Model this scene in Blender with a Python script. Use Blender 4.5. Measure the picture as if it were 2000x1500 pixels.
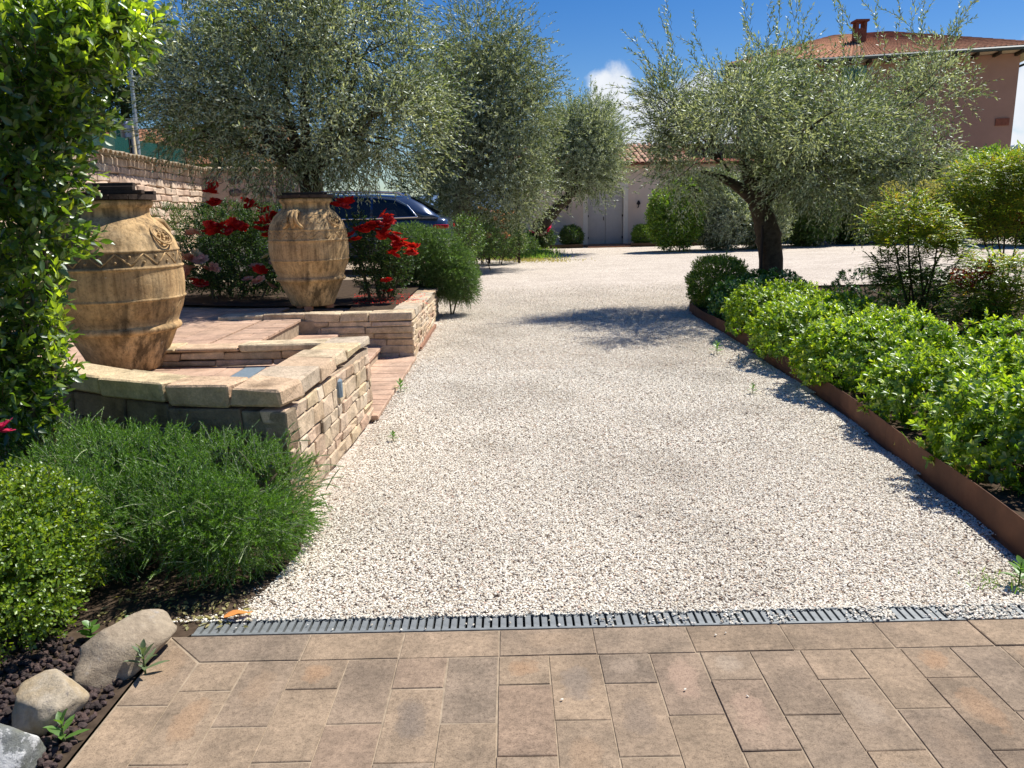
import bpy, bmesh, math, random
import numpy as np
from mathutils import Vector, Matrix, Euler

# ------------------------------------------------------------------ scene, camera, light
for o in list(bpy.data.objects): bpy.data.objects.remove(o)
S = bpy.context.scene
C = S.collection
R_ = math.radians
F, CAMH = 1530.0, 1.6
PITCH, ROLL = math.atan(335 / F), R_(-1.2)
cam_d = bpy.data.cameras.new('camera'); cam = bpy.data.objects.new('camera', cam_d); C.objects.link(cam)
cam_d.sensor_width = 36; cam_d.lens = 36 * F / 2000; cam_d.clip_start = 0.05; cam_d.clip_end = 20000
CROT = Matrix.Rotation(math.pi / 2 - PITCH, 3, 'X') @ Matrix.Rotation(ROLL, 3, 'Z')
cam.matrix_world = Matrix.Translation((0, 0, CAMH)) @ CROT.to_4x4()
S.camera = cam
S.render.resolution_x, S.render.resolution_y = 1024, 768
S.render.engine = 'CYCLES'
S.view_settings.view_transform = 'Standard'; S.view_settings.look = 'None'
S.view_settings.gamma = 1; S.view_settings.exposure = 0.5

SUN = Vector((0.45, 0.34, 0.83)).normalized()
sun_el = math.asin(SUN.z); sun_az = math.atan2(SUN.x, SUN.y)      # azimuth clockwise from +Y
ld = bpy.data.lights.new('sun', 'SUN'); ld.energy = 5.0; ld.angle = R_(0.55); ld.color = (1, 0.955, 0.88)
sun = bpy.data.objects.new('sun', ld); C.objects.link(sun)
sun.rotation_euler = (-SUN).to_track_quat('-Z', 'Y').to_euler(); sun.location = (10, 15, 30)

W = bpy.data.worlds.new('World'); S.world = W; W.use_nodes = True
wn, wl = W.node_tree.nodes, W.node_tree.links
wn.clear()
def wnode(t, **k):
    n = wn.new(t)
    for a, b in k.items(): setattr(n, a, b)
    return n
sky = wnode('ShaderNodeTexSky', sky_type='NISHITA', sun_disc=False, sun_elevation=sun_el, sun_rotation=sun_az,
            altitude=400, air_density=1.0, dust_density=0.25, ozone_density=3.2)
hs = wnode('ShaderNodeHueSaturation'); hs.inputs['Saturation'].default_value = 1.42; hs.inputs['Value'].default_value = 1.38
hs.inputs['Hue'].default_value = 0.512
wl.new(sky.outputs[0], hs.inputs['Color'])
tc = wnode('ShaderNodeTexCoord')
nz = wnode('ShaderNodeTexNoise'); nz.inputs['Scale'].default_value = 9; nz.inputs['Detail'].default_value = 9; nz.inputs['Roughness'].default_value = 0.62
wl.new(tc.outputs['Generated'], nz.inputs['Vector'])
# cumulus banks low over the horizon: (azimuth right of +Y, elevation, radius), degrees
CLOUDS = [(7.3, 7.0, 1.7), (8.5, 6.4, 1.2), (9.2, 4.6, 1.9), (11.0, 5.2, 2.6), (13.2, 7.0, 2.0), (9.8, 3.3, 2.2), (15.5, 5, 2.5),
          (33.5, 6.8, 2.7), (35.5, 5.0, 3.2), (37, 7.5, 2.5), (33, 2.5, 2.0), (41, 6, 4), (-48, 6, 4), (-54, 8, 4), (62, 7, 5), (70, 9, 5),
          (100, 9, 6), (140, 8, 6), (175, 10, 7), (-90, 9, 6), (-130, 8, 6)]
acc = None
off = wnode('ShaderNodeVectorMath', operation='MULTIPLY_ADD')
nz2 = wnode('ShaderNodeTexNoise'); nz2.inputs['Scale'].default_value = 22; nz2.inputs['Detail'].default_value = 6
wl.new(tc.outputs['Generated'], nz2.inputs['Vector'])
cen = wnode('ShaderNodeVectorMath', operation='SUBTRACT'); wl.new(nz2.outputs['Color'], cen.inputs[0]); cen.inputs[1].default_value = (.5, .5, .5)
wl.new(cen.outputs[0], off.inputs[0]); off.inputs[1].default_value = (.05, .05, .05); wl.new(tc.outputs['Generated'], off.inputs[2])
for az, el, r in CLOUDS:
    a, e = R_(az), R_(el)
    d = wnode('ShaderNodeVectorMath', operation='DISTANCE')
    wl.new(off.outputs[0], d.inputs[0]); d.inputs[1].default_value = (math.sin(a) * math.cos(e), math.cos(a) * math.cos(e), math.sin(e))
    mr = wnode('ShaderNodeMapRange'); mr.inputs['From Min'].default_value = R_(r) * 1.5; mr.inputs['From Max'].default_value = 0
    wl.new(d.outputs['Value'], mr.inputs['Value'])
    if acc is None: acc = mr
    else:
        m = wnode('ShaderNodeMath', operation='MAXIMUM'); wl.new(acc.outputs[0], m.inputs[0]); wl.new(mr.outputs[0], m.inputs[1]); acc = m
mul = wnode('ShaderNodeMath', operation='MULTIPLY_ADD'); wl.new(nz.outputs['Fac'], mul.inputs[0]); mul.inputs[1].default_value = 1.5
wl.new(acc.outputs[0], mul.inputs[2])
dens = wnode('ShaderNodeMapRange', interpolation_type='SMOOTHSTEP'); dens.inputs['From Min'].default_value = 0.92; dens.inputs['From Max'].default_value = 1.32
wl.new(mul.outputs[0], dens.inputs['Value'])
gate = wnode('ShaderNodeMath', operation='GREATER_THAN'); wl.new(acc.outputs[0], gate.inputs[0]); gate.inputs[1].default_value = 0.001
dg = wnode('ShaderNodeMath', operation='MULTIPLY'); wl.new(dens.outputs[0], dg.inputs[0]); wl.new(gate.outputs[0], dg.inputs[1])
cl = wnode('ShaderNodeMixRGB'); wl.new(nz2.outputs['Fac'], cl.inputs[0]); cl.inputs[1].default_value = (9.0, 10, 11.6, 1); cl.inputs[2].default_value = (14.5, 14.6, 14.8, 1)
mx = wnode('ShaderNodeMixRGB'); wl.new(dg.outputs[0], mx.inputs[0]); wl.new(hs.outputs[0], mx.inputs[1]); wl.new(cl.outputs[0], mx.inputs[2])
bg = wnode('ShaderNodeBackground'); bg.inputs['Strength'].default_value = 0.052; wl.new(mx.outputs[0], bg.inputs['Color'])
wo = wnode('ShaderNodeOutputWorld'); wl.new(bg.outputs[0], wo.inputs['Surface'])

# ------------------------------------------------------------------ helpers
rng = np.random.default_rng(7)
random.seed(7)
def at(px, py, Y):                      # photograph pixel -> point of the place at distance Y in front
    d = CROT @ Vector(((px - 1000) / F, -(py - 750) / F, -1)); return Vector((0, 0, CAMH)) + d * (Y / d.y)
def gr(px, py, z=0.0):
    d = CROT @ Vector(((px - 1000) / F, -(py - 750) / F, -1)); return Vector((0, 0, CAMH)) + d * ((z - CAMH) / d.z)

def tag(o, label=None, cat=None, group=None, kind=None):
    if label: o['label'] = label
    if cat: o['category'] = cat
    if group: o['group'] = group
    if kind: o['kind'] = kind
    return o
def thing(name, label, cat, loc=(0, 0, 0), rz=0, group=None):
    o = bpy.data.objects.new(name, None); o.empty_display_size = .1; C.objects.link(o)
    o.location = loc; o.rotation_euler = (0, 0, rz); return tag(o, label, cat, group)
def link(name, me, mat, parent=None, loc=None, rot=None, scale=None):
    if mat is not None and not me.materials: me.materials.append(mat)
    o = bpy.data.objects.new(name, me); C.objects.link(o)
    if parent: o.parent = parent
    if loc is not None: o.location = loc
    if rot is not None: o.rotation_euler = rot
    if scale is not None: o.scale = scale
    return o
def pm(verts, faces, smooth=False, name='m'):
    me = bpy.data.meshes.new(name); me.from_pydata([tuple(v) for v in verts], [], faces); me.update()
    if smooth: me.polygons.foreach_set('use_smooth', [True] * len(me.polygons))
    return me
class MB:
    def __init__(s): s.v, s.f = [], []
    def add(s, v, f):
        n = len(s.v); s.v += [tuple(p) for p in v]; s.f += [tuple(i + n for i in q) for q in f]; return s
    def box(s, lo, hi):
        x0, y0, z0 = lo; x1, y1, z1 = hi
        return s.add([(x0,y0,z0),(x1,y0,z0),(x1,y1,z0),(x0,y1,z0),(x0,y0,z1),(x1,y0,z1),(x1,y1,z1),(x0,y1,z1)],
                     [(3,2,1,0),(4,5,6,7),(0,1,5,4),(1,2,6,5),(2,3,7,6),(3,0,4,7)])
    def prism(s, poly, z0, z1):
        n = len(poly)
        a = sum(poly[i][0]*poly[(i+1)%n][1]-poly[(i+1)%n][0]*poly[i][1] for i in range(n))
        if a < 0: poly = poly[::-1]
        v = [(p[0],p[1],z0) for p in poly] + [(p[0],p[1],z1) for p in poly]
        return s.add(v, [tuple(range(n-1,-1,-1)), tuple(range(n,2*n))] + [(i,(i+1)%n,n+(i+1)%n,n+i) for i in range(n)])
    def tube(s, pts, rad, n=6, cap=True):
        pts = [Vector(p) for p in pts]
        if not hasattr(rad, '__len__'): rad = [rad]*len(pts)
        rings = []; ref = Vector((0.31,0.17,0.93))
        for i, p in enumerate(pts):
            t = (pts[min(i+1,len(pts)-1)] - pts[max(i-1,0)]).normalized()
            u = t.cross(ref)
            if u.length < .05: u = t.cross(Vector((1,0,0)))
            u.normalize(); w = t.cross(u)
            rings.append([p + (u*math.cos(2*math.pi*k/n) + w*math.sin(2*math.pi*k/n))*rad[i] for k in range(n)])
        v = [q for r in rings for q in r]; f = []
        for i in range(len(pts)-1):
            for k in range(n): f.append((i*n+k, i*n+(k+1)%n, (i+1)*n+(k+1)%n, (i+1)*n+k))
        if cap: f += [tuple(range(n-1,-1,-1)), tuple((len(pts)-1)*n+k for k in range(n))]
        return s.add(v, f)
    def lathe(s, prof, n=48, c=(0,0)):
        v = [(c[0]+r*math.cos(2*math.pi*k/n), c[1]+r*math.sin(2*math.pi*k/n), z) for r, z in prof for k in range(n)]; f = []
        for i in range(len(prof)-1):
            for k in range(n): f.append((i*n+k, i*n+(k+1)%n, (i+1)*n+(k+1)%n, (i+1)*n+k))
        f += [tuple(range(n-1,-1,-1)), tuple((len(prof)-1)*n+k for k in range(n))]
        return s.add(v, f)
    def mesh(s, smooth=False): return pm(s.v, s.f, smooth)
    def build(s, name, mat, parent=None, smooth=False, **k): return link(name, s.mesh(smooth), mat, parent, **k)
def bevel_obj(o, w, seg=2):
    m = o.modifiers.new('bevel', 'BEVEL'); m.width = w; m.segments = seg; m.limit_method = 'ANGLE'; m.angle_limit = R_(40)

# ------------------------------------------------------------------ materials
def mat(name):
    m = bpy.data.materials.new(name); m.use_nodes = True; nt = m.node_tree; nt.nodes.clear()
    out = nt.nodes.new('ShaderNodeOutputMaterial'); return m, nt, out
def nd(nt, t, **k):
    n = nt.nodes.new(t)
    for a, b in k.items(): setattr(n, a, b)
    return n
def ramp(nt, stops, src=None):
    r = nd(nt, 'ShaderNodeValToRGB'); e = r.color_ramp.elements
    while len(e) < len(stops): e.new(0.5)
    for i, (p, c) in enumerate(stops): e[i].position = p; e[i].color = (*c, 1)
    if src is not None: nt.links.new(src, r.inputs[0])
    return r
def noise(nt, scale, detail=5, rough=.6, vec=None, coord='Object', stretch=None):
    if vec is None:
        t = nd(nt, 'ShaderNodeTexCoord') if coord != 'Position' else nd(nt, 'ShaderNodeNewGeometry')
        vec = t.outputs[coord]
    if stretch:
        mp = nd(nt, 'ShaderNodeMapping'); mp.inputs['Scale'].default_value = stretch; nt.links.new(vec, mp.inputs['Vector']); vec = mp.outputs[0]
    n = nd(nt, 'ShaderNodeTexNoise'); n.inputs['Scale'].default_value = scale; n.inputs['Detail'].default_value = detail; n.inputs['Roughness'].default_value = rough
    nt.links.new(vec, n.inputs['Vector']); return n
def mixc(nt, fac, a, b, mode='MIX'):
    m = nd(nt, 'ShaderNodeMixRGB', blend_type=mode)
    for s, v in ((0, fac), (1, a), (2, b)):
        if hasattr(v, 'is_linked') or hasattr(v, 'links'): nt.links.new(v, m.inputs[s])
        elif isinstance(v, (int, float)): m.inputs[s].default_value = v
        else: m.inputs[s].default_value = (*v, 1)
    return m.outputs[0]
def principled(nt, out, col, rough=.8, spec=.3, metal=0, bump=None, bstr=.3, bdist=.01):
    b = nd(nt, 'ShaderNodeBsdfPrincipled')
    if hasattr(col, 'links'): nt.links.new(col, b.inputs['Base Color'])
    else: b.inputs['Base Color'].default_value = (*col, 1)
    b.inputs['Roughness'].default_value = rough; b.inputs['Specular IOR Level'].default_value = spec; b.inputs['Metallic'].default_value = metal
    if bump is not None:
        bp = nd(nt, 'ShaderNodeBump'); bp.inputs['Strength'].default_value = bstr; bp.inputs['Distance'].default_value = bdist
        nt.links.new(bump, bp.inputs['Height']); nt.links.new(bp.outputs[0], b.inputs['Normal'])
    nt.links.new(b.outputs[0], out.inputs['Surface']); return b
def plain(name, col, rough=.7, spec=.3, metal=0, var=.15, sc=12, bstr=.15):
    m, nt, out = mat(name); n = noise(nt, sc)
    r = ramp(nt, [(.25, tuple(c*(1-var) for c in col)), (.75, tuple(min(1, c*(1+var)) for c in col))], n.outputs[0])
    principled(nt, out, r.outputs[0], rough, spec, metal, n.outputs[0], bstr, .004); return m
def pieces(name, stops, rough=.85, sc=9, stain=(.5,.45,.4), stainamt=.5, bstr=.5, bdist=.008, coord='Position', spec=.2):
    """stones, bricks, tiles: one tone per piece (object random), mottling, grain"""
    m, nt, out = mat(name)
    oi = nd(nt, 'ShaderNodeObjectInfo'); r = ramp(nt, stops, oi.outputs['Random']); r.color_ramp.interpolation = 'LINEAR'
    n1 = noise(nt, sc, 8, .65, coord=coord); n2 = noise(nt, sc*7, 6, .7, coord=coord); n3 = noise(nt, sc*.45, 4, .6, coord=coord)
    v = ramp(nt, [(.3, (.68,.68,.68)), (.7, (1.25,1.22,1.2))], n1.outputs[0])
    c = mixc(nt, 1.0, r.outputs[0], v.outputs[0], 'MULTIPLY')
    f = ramp(nt, [(.52, (0,0,0)), (.72, (stainamt,)*3)], n3.outputs[0])
    c = mixc(nt, f.outputs[0], c, mixc(nt, 1.0, c, stain, 'MULTIPLY'))
    v2 = ramp(nt, [(.35, (.82,.82,.82)), (.65, (1.12,1.12,1.12))], n2.outputs[0])
    c = mixc(nt, 1.0, c, v2.outputs[0], 'MULTIPLY')
    ad = nd(nt, 'ShaderNodeMath', operation='MULTIPLY_ADD'); nt.links.new(n2.outputs[0], ad.inputs[0]); ad.inputs[1].default_value = .4; nt.links.new(n1.outputs[0], ad.inputs[2])
    principled(nt, out, c, rough, spec, 0, ad.outputs[0], bstr, bdist); return m
def leafmat(name, stops, back=None, transl=.35, rough=.42, gloss=.09, tcol=1.5, gain=1.35):
    stops = [(p, tuple(min(.9, c*gain) for c in col)) for p, col in stops]; transl = min(.6, transl+.1)
    m, nt, out = mat(name); g = nd(nt, 'ShaderNodeNewGeometry')
    r = ramp(nt, stops, g.outputs['Random Per Island']); col = r.outputs[0]
    n = noise(nt, 1.7, 3, .6, coord='Position')
    v = ramp(nt, [(.3, (.72,.76,.7)), (.7, (1.2,1.18,1.1))], n.outputs[0]); col = mixc(nt, 1.0, col, v.outputs[0], 'MULTIPLY')
    if back: col = mixc(nt, g.outputs['Backfacing'], col, back)
    d = nd(nt, 'ShaderNodeBsdfDiffuse'); nt.links.new(col, d.inputs['Color'])
    t = nd(nt, 'ShaderNodeBsdfTranslucent'); nt.links.new(mixc(nt, 1.0, col, (tcol*1.05, tcol, tcol*.45), 'MULTIPLY'), t.inputs['Color'])
    gl = nd(nt, 'ShaderNodeBsdfGlossy'); gl.inputs['Roughness'].default_value = rough; gl.inputs['Color'].default_value = (.9,.95,.95,1)
    a = nd(nt, 'ShaderNodeMixShader'); a.inputs[0].default_value = transl; nt.links.new(d.outputs[0], a.inputs[1]); nt.links.new(t.outputs[0], a.inputs[2])
    b = nd(nt, 'ShaderNodeMixShader'); b.inputs[0].default_value = gloss*.8
    nt.links.new(a.outputs[0], b.inputs[1]); nt.links.new(gl.outputs[0], b.inputs[2])
    nt.links.new(b.outputs[0], out.inputs['Surface']); return m

M = {}
M['olive'] = leafmat('olive_leaf', [(0, (.048,.080,.026)), (.5, (.095,.138,.050)), (.85, (.16,.21,.09)), (1, (.23,.27,.12))], back=(.42,.48,.35), transl=.26, rough=.5, gloss=.12)
M['olive_far'] = leafmat('olive_leaf_far', [(0, (.048,.08,.030)), (.6, (.105,.148,.060)), (1, (.19,.23,.10))], back=(.38,.44,.31), transl=.25, rough=.5, gloss=.10)
M['olive_dark'] = leafmat('olive_leaf_dark', [(0, (.035,.062,.022)), (.6, (.08,.115,.042)), (1, (.15,.18,.075))], back=(.30,.35,.24), transl=.24, rough=.5, gloss=.08)
M['rosemary'] = leafmat('rosemary_leaf', [(0, (.040,.100,.008)), (.6, (.080,.180,.014)), (1, (.15,.27,.036))], transl=.30, rough=.5, gloss=.05)
M['rosemary_far'] = leafmat('rosemary_far_leaf', [(0, (.035,.085,.02)), (.6, (.075,.15,.032)), (1, (.14,.21,.06))], transl=.28, rough=.5, gloss=.06)  # the trailing rosemary's own leaf colour
M['box'] = leafmat('box_leaf', [(0, (.06,.125,.008)), (.55, (.135,.225,.012)), (1, (.26,.34,.025))], transl=.36, rough=.45, gloss=.08)
M['pitto'] = leafmat('glossy_shrub_leaf', [(0, (.06,.13,.008)), (.4, (.12,.22,.012)), (.75, (.22,.32,.018)), (1, (.34,.40,.04))], transl=.42, rough=.42, gloss=.08)
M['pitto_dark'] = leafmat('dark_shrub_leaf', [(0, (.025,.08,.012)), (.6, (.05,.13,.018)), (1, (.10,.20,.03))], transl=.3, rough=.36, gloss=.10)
M['laurel'] = leafmat('laurel_leaf', [(0, (.024,.062,.008)), (.5, (.06,.12,.014)), (.8, (.13,.21,.02)), (1, (.24,.31,.03))], transl=.40, rough=.42, gloss=.10)
M['shoot'] = leafmat('new_shoot_leaf', [(0, (.17,.28,.02)), (1, (.36,.46,.04))], transl=.48, rough=.34, gloss=.10)
M['nandina'] = leafmat('nandina_leaf', [(0, (.06,.12,.012)), (.5, (.15,.22,.018)), (.85, (.28,.32,.025)), (1, (.36,.20,.04))], transl=.42, rough=.4, gloss=.08)
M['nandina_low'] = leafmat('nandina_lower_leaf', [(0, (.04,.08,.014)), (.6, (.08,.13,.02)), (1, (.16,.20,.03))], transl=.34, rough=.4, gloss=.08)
M['roseleaf'] = leafmat('rose_leaf', [(0, (.012,.034,.009)), (.6, (.026,.064,.014)), (1, (.07,.13,.025))], transl=.22, rough=.5, gloss=.04)
M['hedge'] = leafmat('hedge_leaf', [(0, (.028,.07,.014)), (.6, (.06,.12,.02)), (1, (.12,.19,.03))], transl=.3, rough=.45, gloss=.06)
M['brightbush'] = leafmat('bright_bush_leaf', [(0, (.06,.14,.015)), (.6, (.14,.25,.02)), (1, (.26,.36,.03))], transl=.4, rough=.4, gloss=.08)
M['pine'] = leafmat('dark_tree_leaf', [(0, (.02,.045,.015)), (1, (.06,.10,.03))], transl=.2, rough=.5, gloss=.05)
M['grass'] = leafmat('grass_blade', [(0, (.07,.15,.02)), (.6, (.13,.25,.03)), (1, (.24,.32,.06))], transl=.42, rough=.5, gloss=.05)
M['drygrass'] = leafmat('dry_grass', [(0, (.20,.19,.06)), (1, (.38,.33,.16))], transl=.3, rough=.6, gloss=.03)
M['weed'] = leafmat('weed_leaf', [(0, (.05,.13,.025)), (1, (.14,.26,.05))], transl=.35, rough=.45, gloss=.06)
M['thistle'] = leafmat('thistle_leaf', [(0, (.06,.10,.05)), (1, (.15,.20,.11))], transl=.25, rough=.5, gloss=.05)
def petal(name, a, b): return leafmat(name, [(0, a), (1, b)], transl=.35, rough=.5, gloss=.03, tcol=1.0, gain=1.0)
M['red'] = petal('red_petal', (.46,.006,.010), (.92,.05,.045))
M['pink'] = petal('pink_petal', (.72,.30,.27), (.88,.60,.52))
M['magenta'] = petal('magenta_petal', (.65,.03,.25), (.85,.10,.42))
M['cream_p'] = petal('cream_petal', (.75,.64,.48), (.88,.80,.66))
M['berry'] = petal('red_nandina_leaf', (.14,.010,.012), (.30,.03,.02))
M['deadleaf'] = plain('dead_leaf', (.60,.24,.06), .7, .2)
M['bark'] = plain('olive_bark', (.075,.058,.042), .95, .1, 0, .45, 14, 1.0)
M['barkpale'] = plain('pale_bark', (.26,.21,.15), .95, .1, 0, .45, 9, 1.0)
M['stem'] = plain('stem', (.14,.115,.07), .9, .1, 0, .3, 30)
M['greenstem'] = plain('green_stem', (.12,.16,.05), .7, .2, 0, .3, 30)
M['palestem'] = plain('pale_stem', (.42,.46,.28), .7, .2, 0, .3, 30)

STONE = [(0, (.50,.38,.25)), (.2, (.62,.50,.36)), (.4, (.56,.41,.29)), (.55, (.66,.56,.42)), (.7, (.50,.34,.24)), (.85, (.60,.47,.30)), (1, (.44,.37,.29))]
M['stone'] = pieces('wall_stone', STONE, .92, 10, (.42,.38,.33), .75, .9, .012)
M['capstone'] = pieces('cap_stone', [(0, (.60,.47,.28)), (.35, (.66,.55,.38)), (.7, (.58,.42,.28)), (1, (.52,.46,.36))], .95, 9, (.36,.34,.30), .8, 1.0, .018)
M['shade_grime'] = pieces('shade_grime_stone', [(0, (.30,.22,.14)), (.4, (.36,.28,.19)), (.7, (.28,.20,.13)), (1, (.24,.19,.13))], .96, 9, (.30,.28,.24), .9, 1.0, .016)  # darker wall stone: shade painted into the colour, along with some grime
M['slate'] = plain('blue_slate', (.16,.21,.25), .6, .4, 0, .2, 30)
M['mortar'] = plain('mortar', (.42,.33,.24), .95, .1, 0, .3, 25, .5)
M['redmortar'] = plain('red_footing', (.30,.17,.115), .95, .1, 0, .3, 25, .5)
M['paver'] = pieces('cotto_paver', [(0, (.245,.185,.130)), (.2, (.298,.226,.156)), (.45, (.265,.203,.147)), (.65, (.328,.246,.168)), (.85, (.25,.196,.145)), (1, (.302,.217,.153))], .88, 5, (.62,.63,.66), .85, .6, .004)
def m_paver():
    m = pieces('worn_cotto_paver', [(0, (.245,.185,.130)), (.2, (.298,.226,.156)), (.45, (.265,.203,.147)), (.65, (.328,.246,.168)), (.85, (.25,.196,.145)), (1, (.302,.217,.153))], .88, 5, (.62,.63,.66), .85, .6, .004)
    nt = m.node_tree; b = [n for n in nt.nodes if n.type == 'BSDF_PRINCIPLED'][0]; src = b.inputs['Base Color'].links[0].from_socket
    t = nd(nt, 'ShaderNodeTexCoord'); oi = nd(nt, 'ShaderNodeObjectInfo')
    of = nd(nt, 'ShaderNodeVectorMath', operation='ADD'); nt.links.new(oi.outputs['Location'], of.inputs[0]); nt.links.new(t.outputs['Object'], of.inputs[1])
    n = noise(nt, 9, 6, .65, vec=of.outputs[0]); sep = nd(nt, 'ShaderNodeSeparateXYZ'); nt.links.new(t.outputs['Generated'], sep.inputs[0])
    cb = nd(nt, 'ShaderNodeCombineXYZ'); nt.links.new(sep.outputs[0], cb.inputs[0]); nt.links.new(sep.outputs[1], cb.inputs[1])
    ds_ = nd(nt, 'ShaderNodeVectorMath', operation='DISTANCE'); nt.links.new(cb.outputs[0], ds_.inputs[0]); ds_.inputs[1].default_value = (.48,.55,0)
    ad = nd(nt, 'ShaderNodeMath', operation='MULTIPLY_ADD'); nt.links.new(n.outputs[0], ad.inputs[0]); ad.inputs[1].default_value = .75; nt.links.new(ds_.outputs['Value'], ad.inputs[2])
    mask = ramp(nt, [(.50, (.75,)*3), (.64, (.45,)*3), (.70, (0,)*3)], ad.outputs[0])
    wn_ = nd(nt, 'ShaderNodeTexWhiteNoise'); wn_.noise_dimensions = '1D'; nt.links.new(oi.outputs['Random'], wn_.inputs['W'])
    on = ramp(nt, [(.45, (0,)*3), (.55, (.5,)*3), (1, (1,)*3)], wn_.outputs['Value']); pc = ramp(nt, [(0, (.34,.20,.11)), (.35, (.30,.21,.135)), (.6, (.17,.14,.115)), (.8, (.36,.29,.22)), (1, (.33,.20,.14))], oi.outputs['Random'])
    c = mixc(nt, mixc(nt, 1.0, mask.outputs[0], on.outputs[0], 'MULTIPLY'), src, pc.outputs[0])
    gp = nd(nt, 'ShaderNodeNewGeometry'); sp = noise(nt, 240, 3, .7, vec=gp.outputs['Position']); sp2 = noise(nt, 60, 7, .75, vec=gp.outputs['Position'])
    c = mixc(nt, 1.0, c, ramp(nt, [(.32, (.62,.60,.58)), (.45, (.98,.98,.98)), (.62, (1.04,1.04,1.04)), (.72, (1.35,1.34,1.3))], sp.outputs[0]).outputs[0], 'MULTIPLY')
    c = mixc(nt, 1.0, c, ramp(nt, [(.36, (.74,.73,.72)), (.5, (1,1,1)), (.66, (1.16,1.15,1.13))], sp2.outputs[0]).outputs[0], 'MULTIPLY')
    nt.links.new(c, b.inputs['Base Color']); return m
M['paver'] = m_paver()
M['paver_t'] = pieces('terrace_paver', [(0, (.44,.30,.21)), (.3, (.52,.36,.26)), (.6, (.47,.32,.23)), (1, (.57,.41,.30))], .86, 5, (.7,.66,.62), .6, .35, .004)
M['joint'] = plain('paver_joint', (.33,.26,.185), .95, .1, 0, .35, 20, .4)
M['brick'] = pieces('old_brick', [(0, (.56,.42,.30)), (.3, (.68,.54,.41)), (.6, (.60,.44,.33)), (.8, (.70,.60,.47)), (1, (.52,.36,.26))], .92, 5, (.6,.55,.5), .6, .6, .012)
M['rubble'] = pieces('rubble_stone', [(0, (.16,.13,.11)), (.5, (.26,.21,.17)), (1, (.34,.27,.21))], .92, 5, (.6,.55,.5), .6, .6, .012)
M['oldplaster'] = plain('old_render', (.46,.35,.27), .95, .1, 0, .2, 4, .5)
M['rooftile'] = pieces('roof_tile', [(0, (.46,.25,.16)), (.3, (.56,.34,.23)), (.6, (.40,.24,.17)), (1, (.60,.42,.30))], .9, 8, (.5,.45,.4), .7, .5, .01)
M['captile'] = pieces('cap_tile', [(0, (.42,.32,.22)), (.5, (.52,.42,.29)), (1, (.34,.28,.18))], .92, 12, (.45,.45,.32), .8, .6, .01)
M['lava'] = pieces('lava_stone', [(0, (.045,.035,.033)), (.6, (.085,.062,.058)), (1, (.12,.08,.07))], .95, 60, (.5,.5,.5), .5, .8, .006)
M['gratemetal'] = plain('galvanised_grate', (.21,.225,.225), .55, .5, .3, .3, 30, .1)
M['wood'] = plain('dark_wood', (.055,.038,.028), .85, .2, 0, .4, 22, .5)
M['iron'] = plain('dark_iron', (.04,.03,.028), .7, .3, .3)
M['black'] = plain('black_rubber', (.015,.015,.016), .7, .3)
M['soil'] = plain('soil', (.07,.05,.035), .98, .05, 0, .45, 25, 1.0)

def m_corten():
    m, nt, out = mat('corten_steel'); n = noise(nt, 5, 9, .7); n2 = noise(nt, 3, 4, .5, stretch=(1, 1, .25))
    r = ramp(nt, [(.25, (.075,.032,.018)), (.5, (.135,.060,.032)), (.75, (.20,.10,.055))], n.outputs[0])
    r2 = ramp(nt, [(.35, (.75,.75,.75)), (.7, (1.15,1.1,1.05))], n2.outputs[0])
    principled(nt, out, mixc(nt, 1.0, r.outputs[0], r2.outputs[0], 'MULTIPLY'), .75, .35, .1, n.outputs[0], .25, .004); return m
M['corten'] = m_corten()
def m_gravelbase():
    m, nt, out = mat('gravel_ground')
    g = nd(nt, 'ShaderNodeNewGeometry'); v = nd(nt, 'ShaderNodeTexVoronoi'); v.inputs['Scale'].default_value = 62; nt.links.new(g.outputs['Position'], v.inputs['Vector'])
    sx = nd(nt, 'ShaderNodeSeparateColor'); nt.links.new(v.outputs['Color'], sx.inputs[0])
    r = ramp(nt, [(0, (.22,.17,.13)), (.12, (.38,.31,.25)), (.4, (.56,.49,.41)), (.8, (.68,.62,.54)), (1, (.78,.73,.66))], sx.outputs[0])
    n = noise(nt, .9, 5, .6, coord='Position'); r2 = ramp(nt, [(.3, (.84,.82,.80)), (.7, (1.06,1.05,1.04))], n.outputs[0])
    c = mixc(nt, 1.0, r.outputs[0], r2.outputs[0], 'MULTIPLY')
    inv = nd(nt, 'ShaderNodeMath', operation='SUBTRACT'); inv.inputs[0].default_value = 1; nt.links.new(v.outputs['Distance'], inv.inputs[1])
    principled(nt, out, c, .9, .2, 0, inv.outputs[0], .8, .012); return m
M['gravelbase'] = m_gravelbase()
def m_pebble():
    m, nt, out = mat('pebble'); oi = nd(nt, 'ShaderNodeObjectInfo')
    r = ramp(nt, [(0, (.10,.075,.065)), (.025, (.30,.24,.18)), (.09, (.52,.46,.37)), (.3, (.69,.635,.53)), (.7, (.79,.745,.645)), (.96, (.88,.85,.77)), (1, (.60,.38,.28))], oi.outputs['Random'])
    g = nd(nt, 'ShaderNodeNewGeometry'); n = noise(nt, .8, 4, .6, vec=g.outputs['Position'])
    r2 = ramp(nt, [(.3, (.78,.76,.73)), (.5, (1,.99,.97)), (.7, (1.08,1.07,1.05))], n.outputs[0])
    principled(nt, out, mixc(nt, 1.0, r.outputs[0], r2.outputs[0], 'MULTIPLY'), .85, .25); return m
M['pebble'] = m_pebble()
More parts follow.
